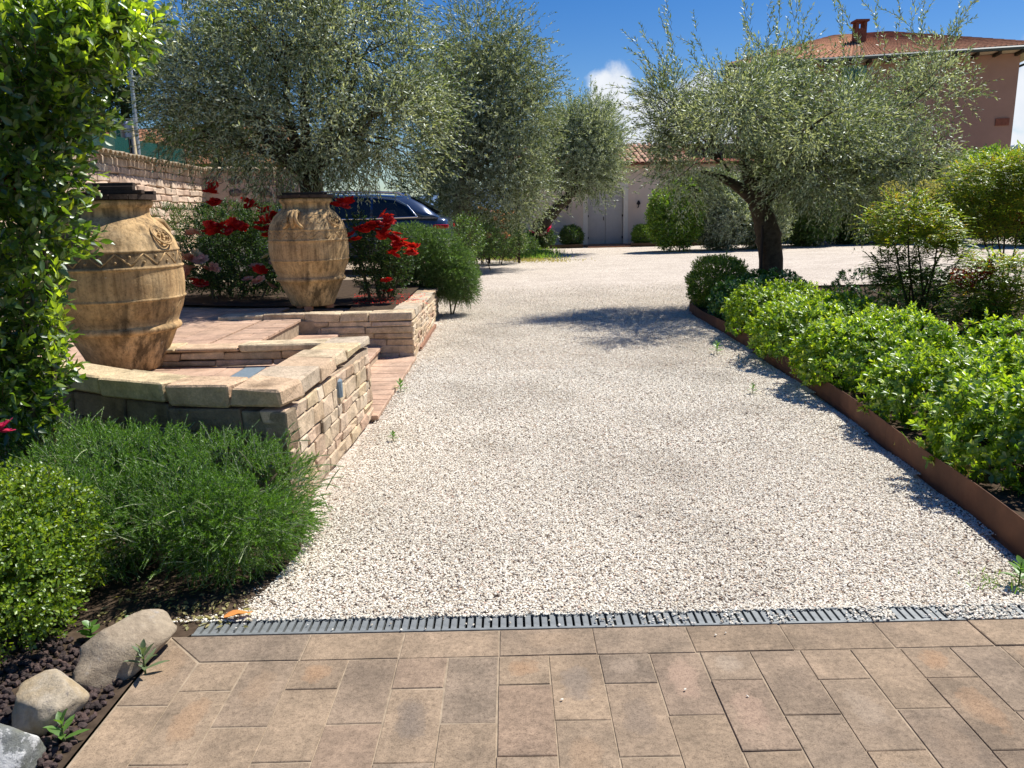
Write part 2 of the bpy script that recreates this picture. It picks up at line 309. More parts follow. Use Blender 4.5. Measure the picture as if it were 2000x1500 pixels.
def m_jar(band=False):
    m, nt, out = mat('aged_terracotta')
    n = noise(nt, 3.5, 8, .65); n2 = noise(nt, 7, 6, .65, stretch=(1.3, 1.3, .13)); n3 = noise(nt, 45, 6, .7)
    c = ramp(nt, [(.28, (.35,.22,.11)), (.5, (.53,.355,.175)), (.75, (.64,.47,.27))], n.outputs[0])
    st = ramp(nt, [(.47, (0,0,0)), (.60, (.88,.88,.88))], n2.outputs[0])
    mk = ramp(nt, [(.38, (.25,.25,.25)), (.58, (1,1,1))], noise(nt, 1.9, 3, .5).outputs[0])
    col = mixc(nt, mixc(nt, 1.0, st.outputs[0], mk.outputs[0], 'MULTIPLY'), c.outputs[0], (.085,.062,.036))
    if band:
        tcz = nd(nt, 'ShaderNodeTexCoord'); sz = nd(nt, 'ShaderNodeSeparateXYZ'); nt.links.new(tcz.outputs['Object'], sz.inputs[0])
        bz = ramp(nt, [(.36, (0,0,0)), (.38, (.5,.5,.5)), (.515, (.2,.2,.2)), (.545, (.1,.1,.1)), (.785, (.0,.0,.0)), (.80, (.9,.9,.9)), (.89, (.75,.75,.75)), (.905, (.12,.12,.12)), (.95, (0,0,0))], sz.outputs['Z'])
        bn = ramp(nt, [(.34, (.55,.55,.55)), (.56, (1,1,1))], noise(nt, 4.5, 6, .65).outputs[0])
        col = mixc(nt, mixc(nt, 1.0, bz.outputs[0], bn.outputs[0], 'MULTIPLY'), col, (.075,.058,.038))
    sp = ramp(nt, [(.30, (.62,.62,.62)), (.5, (1.05,1.05,1.05)), (.75, (1.22,1.2,1.15))], n3.outputs[0])
    fs = ramp(nt, [(.34, (.66,.64,.60)), (.5, (1,1,1)), (.68, (1.14,1.13,1.1))], noise(nt, 26, 7, .7, stretch=(1.2,1.2,.10)).outputs[0])
    col = mixc(nt, 1.0, col, fs.outputs[0], 'MULTIPLY')
    lime = ramp(nt, [(.655, (0,0,0)), (.70, (.55,.55,.55))], noise(nt, 13, 9, .72).outputs[0]); col = mixc(nt, lime.outputs[0], col, (.66,.58,.45))
    principled(nt, out, mixc(nt, 1.0, col, sp.outputs[0], 'MULTIPLY'), .88, .2, 0, n3.outputs[0], .6, .006); return m
M['jar'] = m_jar(); M['jar_b'] = m_jar(True)
M['jardark'] = plain('weathered_terracotta', (.20,.14,.08), .9, .15, 0, .5, 12, .6)
M['foot'] = plain('terracotta_foot', (.45,.22,.13), .9, .15, 0, .25, 12, .4)
def m_stucco(name, col, var=.08):
    m, nt, out = mat(name); n = noise(nt, .9, 7, .6, coord='Position'); n2 = noise(nt, 40, 5, .6, coord='Position')
    r = ramp(nt, [(.3, tuple(c*(1-var) for c in col)), (.7, tuple(c*(1+var) for c in col))], n.outputs[0])
    principled(nt, out, r.outputs[0], .93, .1, 0, n2.outputs[0], .35, .01); return m
M['shedwall'] = m_stucco('shed_render', (.80,.62,.50)); M['housewall'] = m_stucco('house_render', (.42,.235,.18))
M['trimstone'] = m_stucco('pale_trim', (.85,.75,.63)); M['soffit'] = m_stucco('soffit', (.52,.40,.28))
M['doorpaint'] = plain('grey_door_paint', (.58,.53,.50), .6, .3, 0, .06, 6)
M['teal'] = plain('teal_shutter', (.10,.26,.27), .6, .3)
M['copper'] = plain('dark_gutter', (.06,.075,.08), .5, .5, .5)
M['houseroof'] = plain('house_roof_tile', (.38,.18,.10), .9, .15, 0, .55, 3.5, .5)
M['redbrick'] = plain('red_brick', (.26,.09,.06), .9, .1, 0, .3, 10)
M['greypole'] = plain('galvanised_pole', (.36,.40,.43), .5, .4, .4, .1)
M['farhouse'] = m_stucco('far_house_render', (.46,.36,.25))
M['hill'] = plain('haze_blue_hill', (.13,.20,.32), 1, 0, 0, .12, .004, 0)  # wooded hill with the haze of distance put into its base colour
M['lawn'] = plain('far_grass', (.09,.13,.04), .95, .1, 0, .4, .6, .3)
def m_paint():
    m, nt, out = mat('dark_blue_car_paint'); b = principled(nt, out, (.030,.055,.12), .25, .5, .3)
    b.inputs['Coat Weight'].default_value = 1; b.inputs['Coat Roughness'].default_value = .04; return m
M['carpaint'] = m_paint()
def m_simple(name, col, rough, metal=0, spec=.5):
    m, nt, out = mat(name); principled(nt, out, col, rough, spec, metal); return m
M['carglass'] = m_simple('tinted_glass', (.008,.011,.014), .04, 0, .6)
M['chrome'] = m_simple('chrome_trim', (.75,.76,.78), .18, 1)
M['taillight'] = m_simple('red_lens', (.42,.015,.02), .15)
M['alloy'] = m_simple('alloy', (.45,.46,.48), .3, 1)
def m_net():
    m, nt, out = mat('green_shade_net'); b = principled(nt, out, (.012,.075,.065), .85, .1)
    t = nd(nt, 'ShaderNodeBsdfTransparent'); x = nd(nt, 'ShaderNodeMixShader'); x.inputs[0].default_value = .22
    nt.links.new(b.outputs[0], x.inputs[1]); nt.links.new(t.outputs[0], x.inputs[2]); nt.links.new(x.outputs[0], out.inputs['Surface']); return m
M['net'] = m_net()
def m_towel():
    m, nt, out = mat('striped_cloth'); t = nd(nt, 'ShaderNodeTexCoord'); s = nd(nt, 'ShaderNodeSeparateXYZ'); nt.links.new(t.outputs['Generated'], s.inputs[0])
    r = ramp(nt, [(0, (.55,.45,.48)), (.16, (.62,.56,.56)), (.2, (.08,.22,.14)), (.34, (.10,.28,.17)), (.38, (.62,.56,.42)), (.5, (.5,.3,.24)),
                  (.6, (.36,.38,.5)), (.75, (.62,.62,.66)), (.88, (.32,.34,.46)), (1, (.58,.48,.3))], s.outputs[0])
    principled(nt, out, r.outputs[0], .95, .05); return m
M['towel'] = m_towel()

# ------------------------------------------------------------------ foliage engine (numpy)
def npmesh(name, V, loops, sizes, material):
    me = bpy.data.meshes.new(name); me.vertices.add(len(V)); me.vertices.foreach_set('co', np.ascontiguousarray(V, np.float32).ravel())
    me.loops.add(len(loops)); me.loops.foreach_set('vertex_index', loops.astype(np.int32))
    st = np.zeros(len(sizes), np.int32); st[1:] = np.cumsum(sizes)[:-1]
    me.polygons.add(len(sizes)); me.polygons.foreach_set('loop_start', st); me.update(calc_edges=True)
    me.materials.append(material); return me
T2 = (np.array([(0,0,0),(.42,.5,.12),(1,0,-.04),(.42,-.5,.12)]), [(0,1,2),(0,2,3)])
T4 = (np.array([(0,0,0),(.28,.36,.10),(.68,.46,.10),(1,0,-.10),(.68,-.46,.10),(.28,-.36,.10)]), [(0,1,2,3),(0,3,4,5)])
TL = (np.array([(0,0,0),(.3,.46,.10),(.62,.40,.08),(1,0,-.14),(.62,-.40,.08),(.3,-.46,.10)]), [(0,1,2,3),(0,3,4,5)])
T1 = (np.array([(0,.5,0),(1,0,0),(0,-.5,0)]), [(0,1,2)])
def nrm(a): return a / np.maximum(np.linalg.norm(a, axis=-1, keepdims=True), 1e-9)
class Leaves:
    def __init__(s): s.V, s.L, s.Z, s.n = [], [], [], 0
    def add(s, P, D, N, L, Wd, T):
        D = nrm(D); B = nrm(np.cross(N, D)); N = np.cross(D, B)
        t = T[0]; K = len(t)
        V = P[:,None,:] + D[:,None,:]*(t[None,:,0:1]*L[:,None,None]) + B[:,None,:]*(t[None,:,1:2]*Wd[:,None,None]) + N[:,None,:]*(t[None,:,2:3]*Wd[:,None,None])
        base = s.n + np.arange(len(P))*K
        lp = np.concatenate([np.array(f) for f in T[1]]); sz = np.array([len(f) for f in T[1]])
        s.V.append(V.reshape(-1,3)); s.L.append((base[:,None]+lp[None,:]).ravel()); s.Z.append(np.tile(sz, len(P))); s.n += len(P)*K
    def mesh(s, name, m): return npmesh(name, np.concatenate(s.V), np.concatenate(s.L), np.concatenate(s.Z), m)
def perp(D):
    a = np.where(np.abs(D[:,2:3]) < .9, np.array([[0,0,1.]]), np.array([[1.,0,0]])); u = nrm(np.cross(D, a)); return u, np.cross(D, u)
def sprigs(lv, st, B, D, Ls, K, ang, ll, lw, T, droop=.15, jit=.35, srad=.0015, tmin=.12, whorl=False, flat=False):
    """leafy shoots: B base points, D directions, Ls lengths; K leaves each"""
    n = len(B); D = nrm(D); u, v = perp(D)
    if flat:
        v = np.tile(np.array([[0,0,1.]]), (n,1)) - D*D[:,2:3]; v = nrm(v); u = np.cross(D, v)
    t = np.linspace(tmin, 1, K)[None,:] + rng.uniform(-.04,.04,(n,K))
    if whorl: t = 1 - (1-t)*.5
    phi = (np.arange(K)*(math.pi if flat else 2.39996))[None,:] + rng.uniform(0, 0 if flat else 6.28,(n,1)) + rng.uniform(-.4,.4,(n,K))*(.5 if flat else 1)
    a = ang + rng.uniform(-jit, jit, (n,K)); a = a*(1.15-.5*t if not whorl else 1)
    pos = B[:,None,:] + D[:,None,:]*(t*Ls[:,None])[...,None]; pos[...,2] -= droop*(t**2)*Ls[:,None]
    ax = np.tile(D[:,None,:], (1,K,1)); ax[...,2] -= 2*droop*t*.8; ax = nrm(ax)
    rad = np.cos(phi)[...,None]*u[:,None,:] + np.sin(phi)[...,None]*v[:,None,:]
    ld = nrm(np.cos(a)[...,None]*ax + np.sin(a)[...,None]*rad)
    nn = ax - ld*np.sum(ax*ld, -1, keepdims=True) + rng.normal(0,.18,ld.shape)
    if flat: nn = nn*.3 + np.array([0,0,1.])
    L = ll*rng.uniform(.7,1.2,(n,K))*(1 if whorl else (1.1-.35*t)); Wd = lw*rng.uniform(.8,1.2,(n,K))
    lv.add(pos.reshape(-1,3), ld.reshape(-1,3), nn.reshape(-1,3), L.ravel(), Wd.ravel(), T)
    if st is not None and srad > 0:
        for k in range(2):                                  # stems as two crossed tapering blades, bent once
            s0 = u if k == 0 else v
            m1 = B + D*(Ls*.5)[:,None]; m1[:,2] -= droop*.25*Ls; e = B + D*Ls[:,None]; e[:,2] -= droop*Ls
            for p, q, w in ((B, m1, srad), (m1, e, srad*.75)):
                d = q-p; l = np.linalg.norm(d, axis=1); st.add(p - 0*d, d, np.cross(d, s0), l*1.02, np.full(n, w*2), QUAD)
QUAD = (np.array([(0,.5,0),(1,.5,0),(1,-.5,0),(0,-.5,0)]), [(0,1,2,3)])
def rdir(n): return nrm(rng.normal(size=(n,3)))
def in_ell(ells, n, shell=.6, top=False):
    """points in a union of ellipsoids (cx,cy,cz,rx,ry,rz), biased to the outside; returns points and outward directions"""
    E = np.array(ells, float); w = (E[:,3]*E[:,4]*E[:,5])**(2/3); k = rng.choice(len(E), n, p=w/w.sum())
    d = rdir(n)
    r = np.where(rng.random(n) < shell, rng.uniform(.82,1.0,n), rng.random(n)**(1/3)*.9)
    lump = 1 + .09*np.sin(d[:,0]*7+k) * np.cos(d[:,1]*6+2*k) + .05*np.sin(d[:,2]*11+k)
    P = E[k,:3] + d*E[k,3:]*(r*lump)[:,None]; return P, nrm(d/E[k,3:]), k, d
def shrub(name, label, cat, ells, n, ll, lw, K, material, Ls=.10, ang=.9, T=T4, up=.5, droop=.1, whorl=False, shell=.75, group=None,
          stem='stem', srad=.0016, zmin=None, core=True, parent=None, flat=False, extra=None, stems=5, base=None, keep=None):
    cx = np.mean([e[0] for e in ells]); cy = np.mean([e[1] for e in ells]); bz = base if base is not None else min(e[2]-e[5] for e in ells)
    root = thing(name, label, cat, (cx, cy, bz), 0, group); O = np.array([cx, cy, bz])
    lv, st = Leaves(), Leaves()
    P, nr, k, d = in_ell(ells, n, shell)
    if zmin is not None:
        ok = P[:,2] > zmin; P, nr = P[ok], nr[ok]
    if keep is not None:
        ok = keep(P); P, nr = P[ok], nr[ok]
    D = nrm(nr + np.array([0,0,up]) + rng.normal(0,.35,P.shape)); L = Ls*rng.uniform(.6,1.35,len(P))
    sprigs(lv, st, P - O - D*(L*.7)[:,None], D, L, K, ang, ll, lw, T, droop, whorl=whorl, srad=srad, flat=flat)
    f = link('foliage', lv.mesh('foliage', material), None, root); f['kind'] = 'stuff'
    s = link('shoots', st.mesh('shoots', M[stem]), None, root); s['kind'] = 'stuff'
    mb = MB()
    for i in range(stems):
        e = ells[i % len(ells)]; tip = Vector((e[0]+random.uniform(-.4,.4)*e[3], e[1]+random.uniform(-.4,.4)*e[4], e[2]+e[5]*.35)) - Vector(O)
        b0 = Vector((e[0]-cx, e[1]-cy, 0))*.6 + Vector((random.uniform(-.05,.05), random.uniform(-.05,.05), 0)); b0.z = -.03
        mid = b0.lerp(tip, .5) + Vector((random.uniform(-.06,.06), random.uniform(-.06,.06), .03))
        mb.tube([b0, mid, tip], [.016, .012, .005], 5)
    if mb.v: mb.build('stem', M['stem'], root)
    if extra: extra(root, O)
    return root

def limb_path(a, b, n=6, wob=.12, sag=.0):
    a, b = Vector(a), Vector(b); L = (b-a).length; pts = []
    p1 = Vector((random.gauss(0,1), random.gauss(0,1), random.gauss(0,.5)))*wob*L; p2 = Vector((random.gauss(0,1), random.gauss(0,1), random.gauss(0,.5)))*wob*L
    for i in range(n+1):
        t = i/n; pts.append(a.lerp(b, t) + p1*math.sin(math.pi*t)*.6 + p2*math.sin(2*math.pi*t)*.3 + Vector((0,0,sag*L*math.sin(math.pi*t))))
    return pts
def olive(name, label, base, trunk, fork_r, ells, nclus, ntw, tw_len, ll, lw, material, group=None, spread=.22, bark='bark', whips=(), shell=.55, up=.15, droop=.14, limbs=None, nbr=40):
    root = thing(name, label, 'tree', base, 0, group); O = np.array(base, float)
    mb = MB(); pts = [Vector(p) - Vector(base) for p, r in trunk]; pts[0].z -= .05
    fine, rr = [], []
    for i in range(len(pts)-1):
        for j in range(4):
            t = j/4; fine.append(pts[i].lerp(pts[i+1], t) + Vector((random.gauss(0,1),random.gauss(0,1),0))*.09*trunk[i][1]); rr.append((trunk[i][1]*(1-t)+trunk[i+1][1]*t)*random.uniform(.9,1.12))
    fine.append(pts[-1]); rr.append(trunk[-1][1]); mb.tube(fine, rr, 10)
    mb.build('trunk', M[bark], root, True)
    fork = pts[-1]; lb = MB()
    for e in (limbs or ells):
        tip = Vector(e[:3]) - Vector(base); pth = limb_path(fork, tip, 7, .10, .04)
        lb.tube(pth, [fork_r*(1-.8*i/7) for i in range(8)], 7)
    P, nr, k, d = in_ell(ells, nclus, shell); P = P - O
    br = MB()
    for i in range(min(nbr, nclus)):
        e = ells[k[i]]; c = Vector(e[:3]) - Vector(base); a = fork.lerp(c, random.uniform(.55, 1))
        br.tube(limb_path(a, Vector(P[i]), 4, .08, .05), [.020*fork_r/.09*(1-.75*q/4) for q in range(5)], 4, False)
    lb.build('limb', M[bark], root, True); br.build('branches', M[bark], root).__setitem__('kind', 'stuff')
    lv, st = Leaves(), Leaves()
    idx = np.repeat(np.arange(nclus), ntw)
    off = rng.normal(0, spread, (len(idx),3)); B = P[idx] + off
    D = nrm(nr[idx]*.75 + nrm(off)*.7 + np.array([0,0,up]) + rng.normal(0,.3,B.shape)); L = tw_len*rng.uniform(.55,1.4,len(B))
    nl = max(7, int(tw_len/ .036))
    sprigs(lv, st, B, D, L, nl, .72, ll, lw, T2, droop, jit=.55, srad=.0022)
    for (p0, p1, m) in whips:                                  # long upright shoots standing out of the crown
        a, b = np.array(p0) - O, np.array(p1) - O; d0 = b-a; ln = np.linalg.norm(d0); q = max(3, int(ln/.16))
        for j in range(m):
            s0 = a + rng.normal(0,.10,3); e0 = b + rng.normal(0,.16,3); dd = e0-s0
            BB = s0 + dd*np.linspace(0,.85,q)[:,None]; DD = np.tile(dd,(q,1)) + rng.normal(0,.22*ln,(q,3))
            sprigs(lv, st, BB, DD, np.full(q, ln/q*1.7), 12, .85, ll*1.1, lw*1.15, T2, .03, srad=.0032)
    f = link('crown', lv.mesh('crown', material), None, root); f['kind'] = 'stuff'
    s = link('twigs', st.mesh('twigs', M['stem']), None, root); s['kind'] = 'stuff'
    return root

def stone_mesh(sx, sy, sz, ch=.008, jit=.006):
    V, idx = [], {}
    for i in (-1,1):
        for j in (-1,1):
            for k in (-1,1):
                jx, jy, jz = (random.uniform(-jit,jit)*1.3 for _ in range(3))
                c = (i*sx/2+jx, j*sy/2+jy, k*sz/2+jz); q = [ch*random.uniform(.6,1.5) for _ in range(3)]
                for a in range(3):
                    p = [c[b] - (i,j,k)[b]*q[b]*(0 if b == a else 1) for b in range(3)]
                    idx[(i,j,k,a)] = len(V); V.append(p)
    Fc = []
    for a in range(3):
        b, c = (a+1)%3, (a+2)%3
        for s in (-1,1):
            def key(u, v):
                t = [0,0,0]; t[a] = s; t[b] = u; t[c] = v; return tuple(t)
            q = [idx[key(-1,-1)+(a,)], idx[key(1,-1)+(a,)], idx[key(1,1)+(a,)], idx[key(-1,1)+(a,)]]
            Fc.append(tuple(q if s > 0 else q[::-1]))
        for u in (-1,1):
            for v in (-1,1):                                    # edges along axis a, between faces b and c
                def key2(w):
                    t = [0,0,0]; t[a] = w; t[b] = u; t[c] = v; return tuple(t)
                q = [idx[key2(-1)+(b,)], idx[key2(1)+(b,)], idx[key2(1)+(c,)], idx[key2(-1)+(c,)]]
                Fc.append(tuple(q if u*v < 0 else q[::-1]))
    for i in (-1,1):
        for j in (-1,1):
            for k in (-1,1):
                q = [idx[(i,j,k,0)], idx[(i,j,k,1)], idx[(i,j,k,2)]]; Fc.append(tuple(q if i*j*k > 0 else q[::-1]))
    return pm(V, Fc)
def lay(parent, a, b, z0, z1, courses, lens, depth, m, side=1, off=(0,.012), gap=.007, base_loc=(0,0,0), name='stone', ch=.007, jit=.006, z1b=None, skip0=0, skip1=0):
    """courses of single stones along a->b; the wall face looks to side (right of a->b = 1)"""
    a, b = Vector((*a,0)), Vector((*b,0)); d = (b-a); L = d.length; d.normalize(); nrm_ = Vector((d.y, -d.x, 0))*side; ang = math.atan2(d.y, d.x)
    tot = sum(courses); z = 0
    for ci, h in enumerate(courses):
        x = skip0; f0, f1 = z/tot, (z+h)/tot
        while x < L - skip1 - .02:
            l = random.uniform(*lens)*(1.25 if h < .08 else 1)
            if L - skip1 - x - l < lens[0]*.6: l = L - skip1 - x
            tm = (x+l/2)/L; H = (z1*(1-tm) + (z1b if z1b is not None else z1)*tm) - z0
            zz0, zz1 = z0 + H*f0, z0 + H*f1; hh = zz1-zz0-gap
            c = a + d*(x+l/2) + nrm_*(random.uniform(*off) - depth/2); c.z = (zz0+zz1)/2 + random.uniform(-.002,.002)
            me = stone_mesh(l-gap, depth, hh, min(ch, hh*.22), jit)
            link(name, me, m, parent, c - Vector(base_loc), (random.uniform(-.012,.012), random.uniform(-.012,.012), ang + random.uniform(-.012,.012)))
            x += l
        z += h

# ------------------------------------------------------------------ ground
def sheet(name, poly, z, m, kind='structure'):
    o = link(name, pm([(x, y, z) for x, y in poly], [tuple(range(len(poly)))]), m); o['kind'] = kind; return o
n = 64
sheet('ground', [(9000*math.cos(2*math.pi*k/n), 9000*math.sin(2*math.pi*k/n)) for k in range(n)], -.05, M['lawn'])
sheet('gravel_drive', [(-1.45,2.93),(7.5,2.93),(26,9),(30,36),(28,38.2),(-1,38.2),(-3,30),(-1.6,22)], -.024, M['gravelbase'])
# hills on the skyline, distance haze painted into them as blue
hv, hf = [], []
for i in range(80):
    a = R_(-75 + 150*i/79); r = 7000
    h = 190 + 40*math.sin(i*.31) + 25*math.sin(i*.83+1) + 330*max(0, min(1, (i-48)/12))
    hv += [(r*math.sin(a), r*math.cos(a), -20), ((r+900)*math.sin(a), (r+900)*math.cos(a), h*1.25)]
for i in range(79): hf.append((2*i, 2*i+2, 2*i+3, 2*i+1))
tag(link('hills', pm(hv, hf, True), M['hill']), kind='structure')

# corten edging line (x at y), and the bed behind it
EDGE = [(2.30,2.98),(2.335,3.35),(2.43,4.21),(2.53,5.1),(2.63,6.09),(2.70,7.3),(2.76,8.65),(2.80,10.2),(2.82,11.5),(2.88,12.6),(3.15,13.5),(3.8,14.3),(5.2,14.9),(7.5,15.0)]
def edge_x(y):
    for (x0,y0),(x1,y1) in zip(EDGE, EDGE[1:]):
        if y0 <= y <= y1: return x0 + (x1-x0)*(y-y0)/(y1-y0)
    return 2.3 if y < 3 else 9

# geometry-node scatter of loose stones
def scatter_group(name, material, smin, smax, squash, seed):
    ng = bpy.data.node_groups.new(name, 'GeometryNodeTree')
    ng.interface.new_socket('Geometry', in_out='INPUT', socket_type='NodeSocketGeometry'); ng.interface.new_socket('Geometry', in_out='OUTPUT', socket_type='NodeSocketGeometry')
    N, Lk = ng.nodes, ng.links
    gi, go = N.new('NodeGroupInput'), N.new('NodeGroupOutput')
    dp = N.new('GeometryNodeDistributePointsOnFaces'); dp.inputs['Seed'].default_value = seed
    na = N.new('GeometryNodeInputNamedAttribute'); na.data_type = 'FLOAT'; na.inputs['Name'].default_value = 'dens'
    ico = N.new('GeometryNodeMeshIcoSphere'); ico.inputs['Radius'].default_value = 1; ico.inputs['Subdivisions'].default_value = 1
    sm = N.new('GeometryNodeSetMaterial'); sm.inputs['Material'].default_value = material
    ip = N.new('GeometryNodeInstanceOnPoints')
    rr = N.new('FunctionNodeRandomValue'); rr.data_type = 'FLOAT_VECTOR'; rr.inputs['Min'].default_value = (-.5,-.5,0); rr.inputs['Max'].default_value = (.5,.5,6.28)
    rs = N.new('FunctionNodeRandomValue'); rs.data_type = 'FLOAT_VECTOR'; rs.inputs['Min'].default_value = (smin, smin*.75, smin*squash); rs.inputs['Max'].default_value = (smax, smax*.8, smax*squash)
    Lk.new(gi.outputs[0], dp.inputs['Mesh']); Lk.new(na.outputs['Attribute'], dp.inputs['Density'])
    Lk.new(dp.outputs['Points'], ip.inputs['Points']); Lk.new(ico.outputs['Mesh'], sm.inputs['Geometry']); Lk.new(sm.outputs[0], ip.inputs['Instance'])
    Lk.new(rr.outputs[0], ip.inputs['Rotation']); Lk.new(rs.outputs[0], ip.inputs['Scale']); Lk.new(ip.outputs[0], go.inputs[0]); return ng
def scatter(name, x0, x1, y0, y1, cell, zf, densf, group):
    nx, ny = int(round((x1-x0)/cell)), int(round((y1-y0)/cell)); V, Fc, Dn = [], [], []
    for j in range(ny):
        for i in range(nx):
            cx, cy = x0+(i+.5)*cell, y0+(j+.5)*cell; dn = densf(cx, cy)
            if dn <= 0: continue
            q = len(V); h = cell/2
            V += [(cx-h,cy-h,zf(cx-h,cy-h)),(cx+h,cy-h,zf(cx+h,cy-h)),(cx+h,cy+h,zf(cx+h,cy+h)),(cx-h,cy+h,zf(cx-h,cy+h))]; Fc.append((q,q+1,q+2,q+3)); Dn.append(dn)
    me = pm(V, Fc); at_ = me.attributes.new('dens', 'FLOAT', 'FACE'); at_.data.foreach_set('value', Dn)
    me.materials.append(M['pebble'] if 'gravel' == name else M['lava'])
    o = link(name, me, None); o['kind'] = 'stuff'; md = o.modifiers.new('scatter', 'NODES'); md.node_group = group; return o
def wob(x, y): return .005*math.sin(x*2.1+y*.7) + .004*math.sin(y*2.7-x*1.3) + .003*math.sin(x*7+y*5)
def lawn_x(y): return -1.02 if y < 4.1 else -1.14 if y < 9 else -1.1
def gdens(x, y):
    if y < 2.93:                                    # strays on the grate and a few on the patio
        if x < -1.2: return 0
        if y > 2.80: return 15000*max(0, min(1, (x-.05)/1.5))*max(0, random.random()*1.25-.22) if x > .1 else 110
        return 3 if y > 2.3 else 0
    if x > edge_x(y) - .015: return 0
    xl = -1.12 - .25*max(0, min(1, (3.6-y)/.5)) if y < 4.1 else -1.10 if y < 13 else -1.3
    if x < xl: return 0
    edge = 1 if x > xl+.12 else .5
    if y < 5.2: return 12500*edge
    if y < 8: return 8500*edge
    return 4600*edge*max(0, min(1, (18-y)/7))*(1 if y < 11 else .8)
scatter('gravel', -1.4, 3.1, 2.0, 5.2, .1, lambda x, y: -.006+wob(x,y) if y > 2.93 else (.006 if y > 2.8 else .007), gdens, scatter_group('gravel_scatter', M['pebble'], .0036, .0080, .48, 3))
g2 = scatter('gravel', -1.4, 5.2, 5.2, 17.8, .1, lambda x, y: -.006+wob(x,y), gdens, scatter_group('gravel_scatter_far', M['pebble'], .0050, .0096, .46, 5))

# ------------------------------------------------------------------ foreground patio
patio = MB().prism([(-1.365,-3),(4.6,-3),(4.6,2.80),(-1.365,2.80)], -.12, -.0035).build('patio', M['joint']); patio['kind'] = 'structure'
def paver(parent, x0, x1, y0, y1, z, m, gap=.0026, poly=None, th=.022, name='paver', ch=.0022):
    if poly is None:
        g = gap; poly = [(x0+g,y0+g),(x1-g,y0+g),(x1-g,y1-g),(x0+g,y1-g)]
    poly = [(x+random.gauss(0,.0012), y+random.gauss(0,.0012)) for x, y in poly]
    cx, cy = sum(p[0] for p in poly)/len(poly), sum(p[1] for p in poly)/len(poly)
    n = len(poly); a = sum(poly[i][0]*poly[(i+1)%n][1]-poly[(i+1)%n][0]*poly[i][1] for i in range(n))
    if a < 0: poly = poly[::-1]
    zt = z + random.gauss(0,.0009); tx, ty = random.gauss(0,.0025), random.gauss(0,.0025)
    V = []
    for zz, s in ((-th,0),(-ch,0),(0,ch)):
        for x, y in poly:
            dx, dy = x-cx, y-cy; l = math.hypot(dx,dy); k = (l-s*1.4)/l; V.append((dx*k, dy*k, zz + dx*tx + dy*ty))
    Fc = [tuple(range(2*n,3*n)), tuple(range(n-1,-1,-1))]
    for r in range(2):
        for i in range(n): Fc.append((r*n+i, r*n+(i+1)%n, (r+1)*n+(i+1)%n, (r+1)*n+i))
    return link(name, pm(V, Fc), m, parent, (cx, cy, zt))
W_, L_ = .185, .37
bx0, yb = -1.36, 2.797
# border along the grate, mitred at the left corner
xs = [-1.18]
while xs[-1] < 4.4: xs.append(xs[-1] + L_*random.uniform(.98,1.02))
for i in range(len(xs)-1):
    if xs[i] < 3.4:
        if i == 0: paver(patio, 0,0,0,0,0,M['paver'],poly=[(bx0+.008,yb-.003),(xs[1]-.004,yb-.003),(xs[1]-.004,yb-W_+.004),(xs[0]+.004,yb-W_+.004)])
        else: paver(patio, xs[i], xs[i+1], yb-W_, yb, 0, M['paver'])
ye = yb - W_
paver(patio,0,0,0,0,0,M['paver'],poly=[(bx0+.003,yb-.010),(-1.186,ye),(-1.186,2.36),(bx0+.003,2.36)])
y = 2.353
while y > .4: paver(patio, bx0, -1.181, y-L_, y, 0, M['paver']); y -= L_
x, k = -1.181, 0
while x < 3.5:
    y = ye; first = L_/2 if (k % 2 == 0) else L_
    first *= random.uniform(.96,1.04)
    while y > .6:
        l = first if y == ye else L_*random.uniform(.985,1.015); paver(patio, x, x+W_, y-l, y, 0, M['paver']); y -= l
    x += W_; k += 1

# drain grate: four cast sections over a channel
trough = MB().box((-1.29,2.805,-.14),(2.65,2.925,-.055)); tr = trough.build('drain_channel', M['black']); tr['kind'] = 'structure'
def grate(x0, x1):
    r = thing('drain_grate', 'slotted grey metal drain grate section between patio pavers and gravel', 'drain grate', (x0, 2.865, -.03), 0, 'drain grate sections along the patio edge')
    for ya in (-.0605, .0475): MB().box((.002, ya, -.02),(x1-x0-.002, ya+.013, .030)).build('side_rail', M['gratemetal'], r)
    nb = int((x1-x0)/.0335)
    me = MB().box((0,-.047,0),(.0225,.047,.028)).mesh()
    for i in range(nb+1):
        o = link('grate_bar', me, M['gratemetal'], r, (.004 + i*(x1-x0-.030)/nb, 0, 0))
for i in range(4): grate(-1.285+i*.985, -1.285+(i+1)*.985)

# ------------------------------------------------------------------ terrace, steps and stone walls
TZ = .48
tpoly = [(-2.37,6.1),(-2.37,8.72),(-1.30,8.95),(-1.36,12.75),(-1.9,16),(-2.2,23),(-10,23),(-10,6.5),(-4.2,5.75),(-2.85,5.05),(-1.85,4.5),(-1.38,4.3),(-1.33,6.1)]
terrace = MB().prism(tpoly, -.1, TZ-.026).build('terrace', M['joint']); terrace['kind'] = 'structure'
def tile_rect(x0, x1, y0, y1, w, l, along='x', parent=terrace, z=TZ, skip=None):
    if along == 'x':
        y, k = y0, 0
        while y < y1-.03:
            x = x0 - (l/2 if k % 2 else 0)
            while x < x1-.03:
                a, b = max(x,x0), min(x+l,x1)
                if b-a > .04 and not (skip and skip((a+b)/2, y+w/2)): paver(parent, a, b, y, min(y+w,y1), z, M['paver_t'], .004, th=.025)
                x += l
            y += w; k += 1
    else:
        x, k = x1, 0
        while x > x0+.03:
            y = y0 - (l/2 if k % 2 else 0)
            while y < y1-.03:
                a, b = max(y,y0), min(y+l,y1)
                if b-a > .04 and not (skip and skip(x-w/2, (a+b)/2)): paver(parent, max(x-w,x0), x, a, b, z, M['paver_t'], .004, th=.025)
                y += l
            x -= w; k += 1
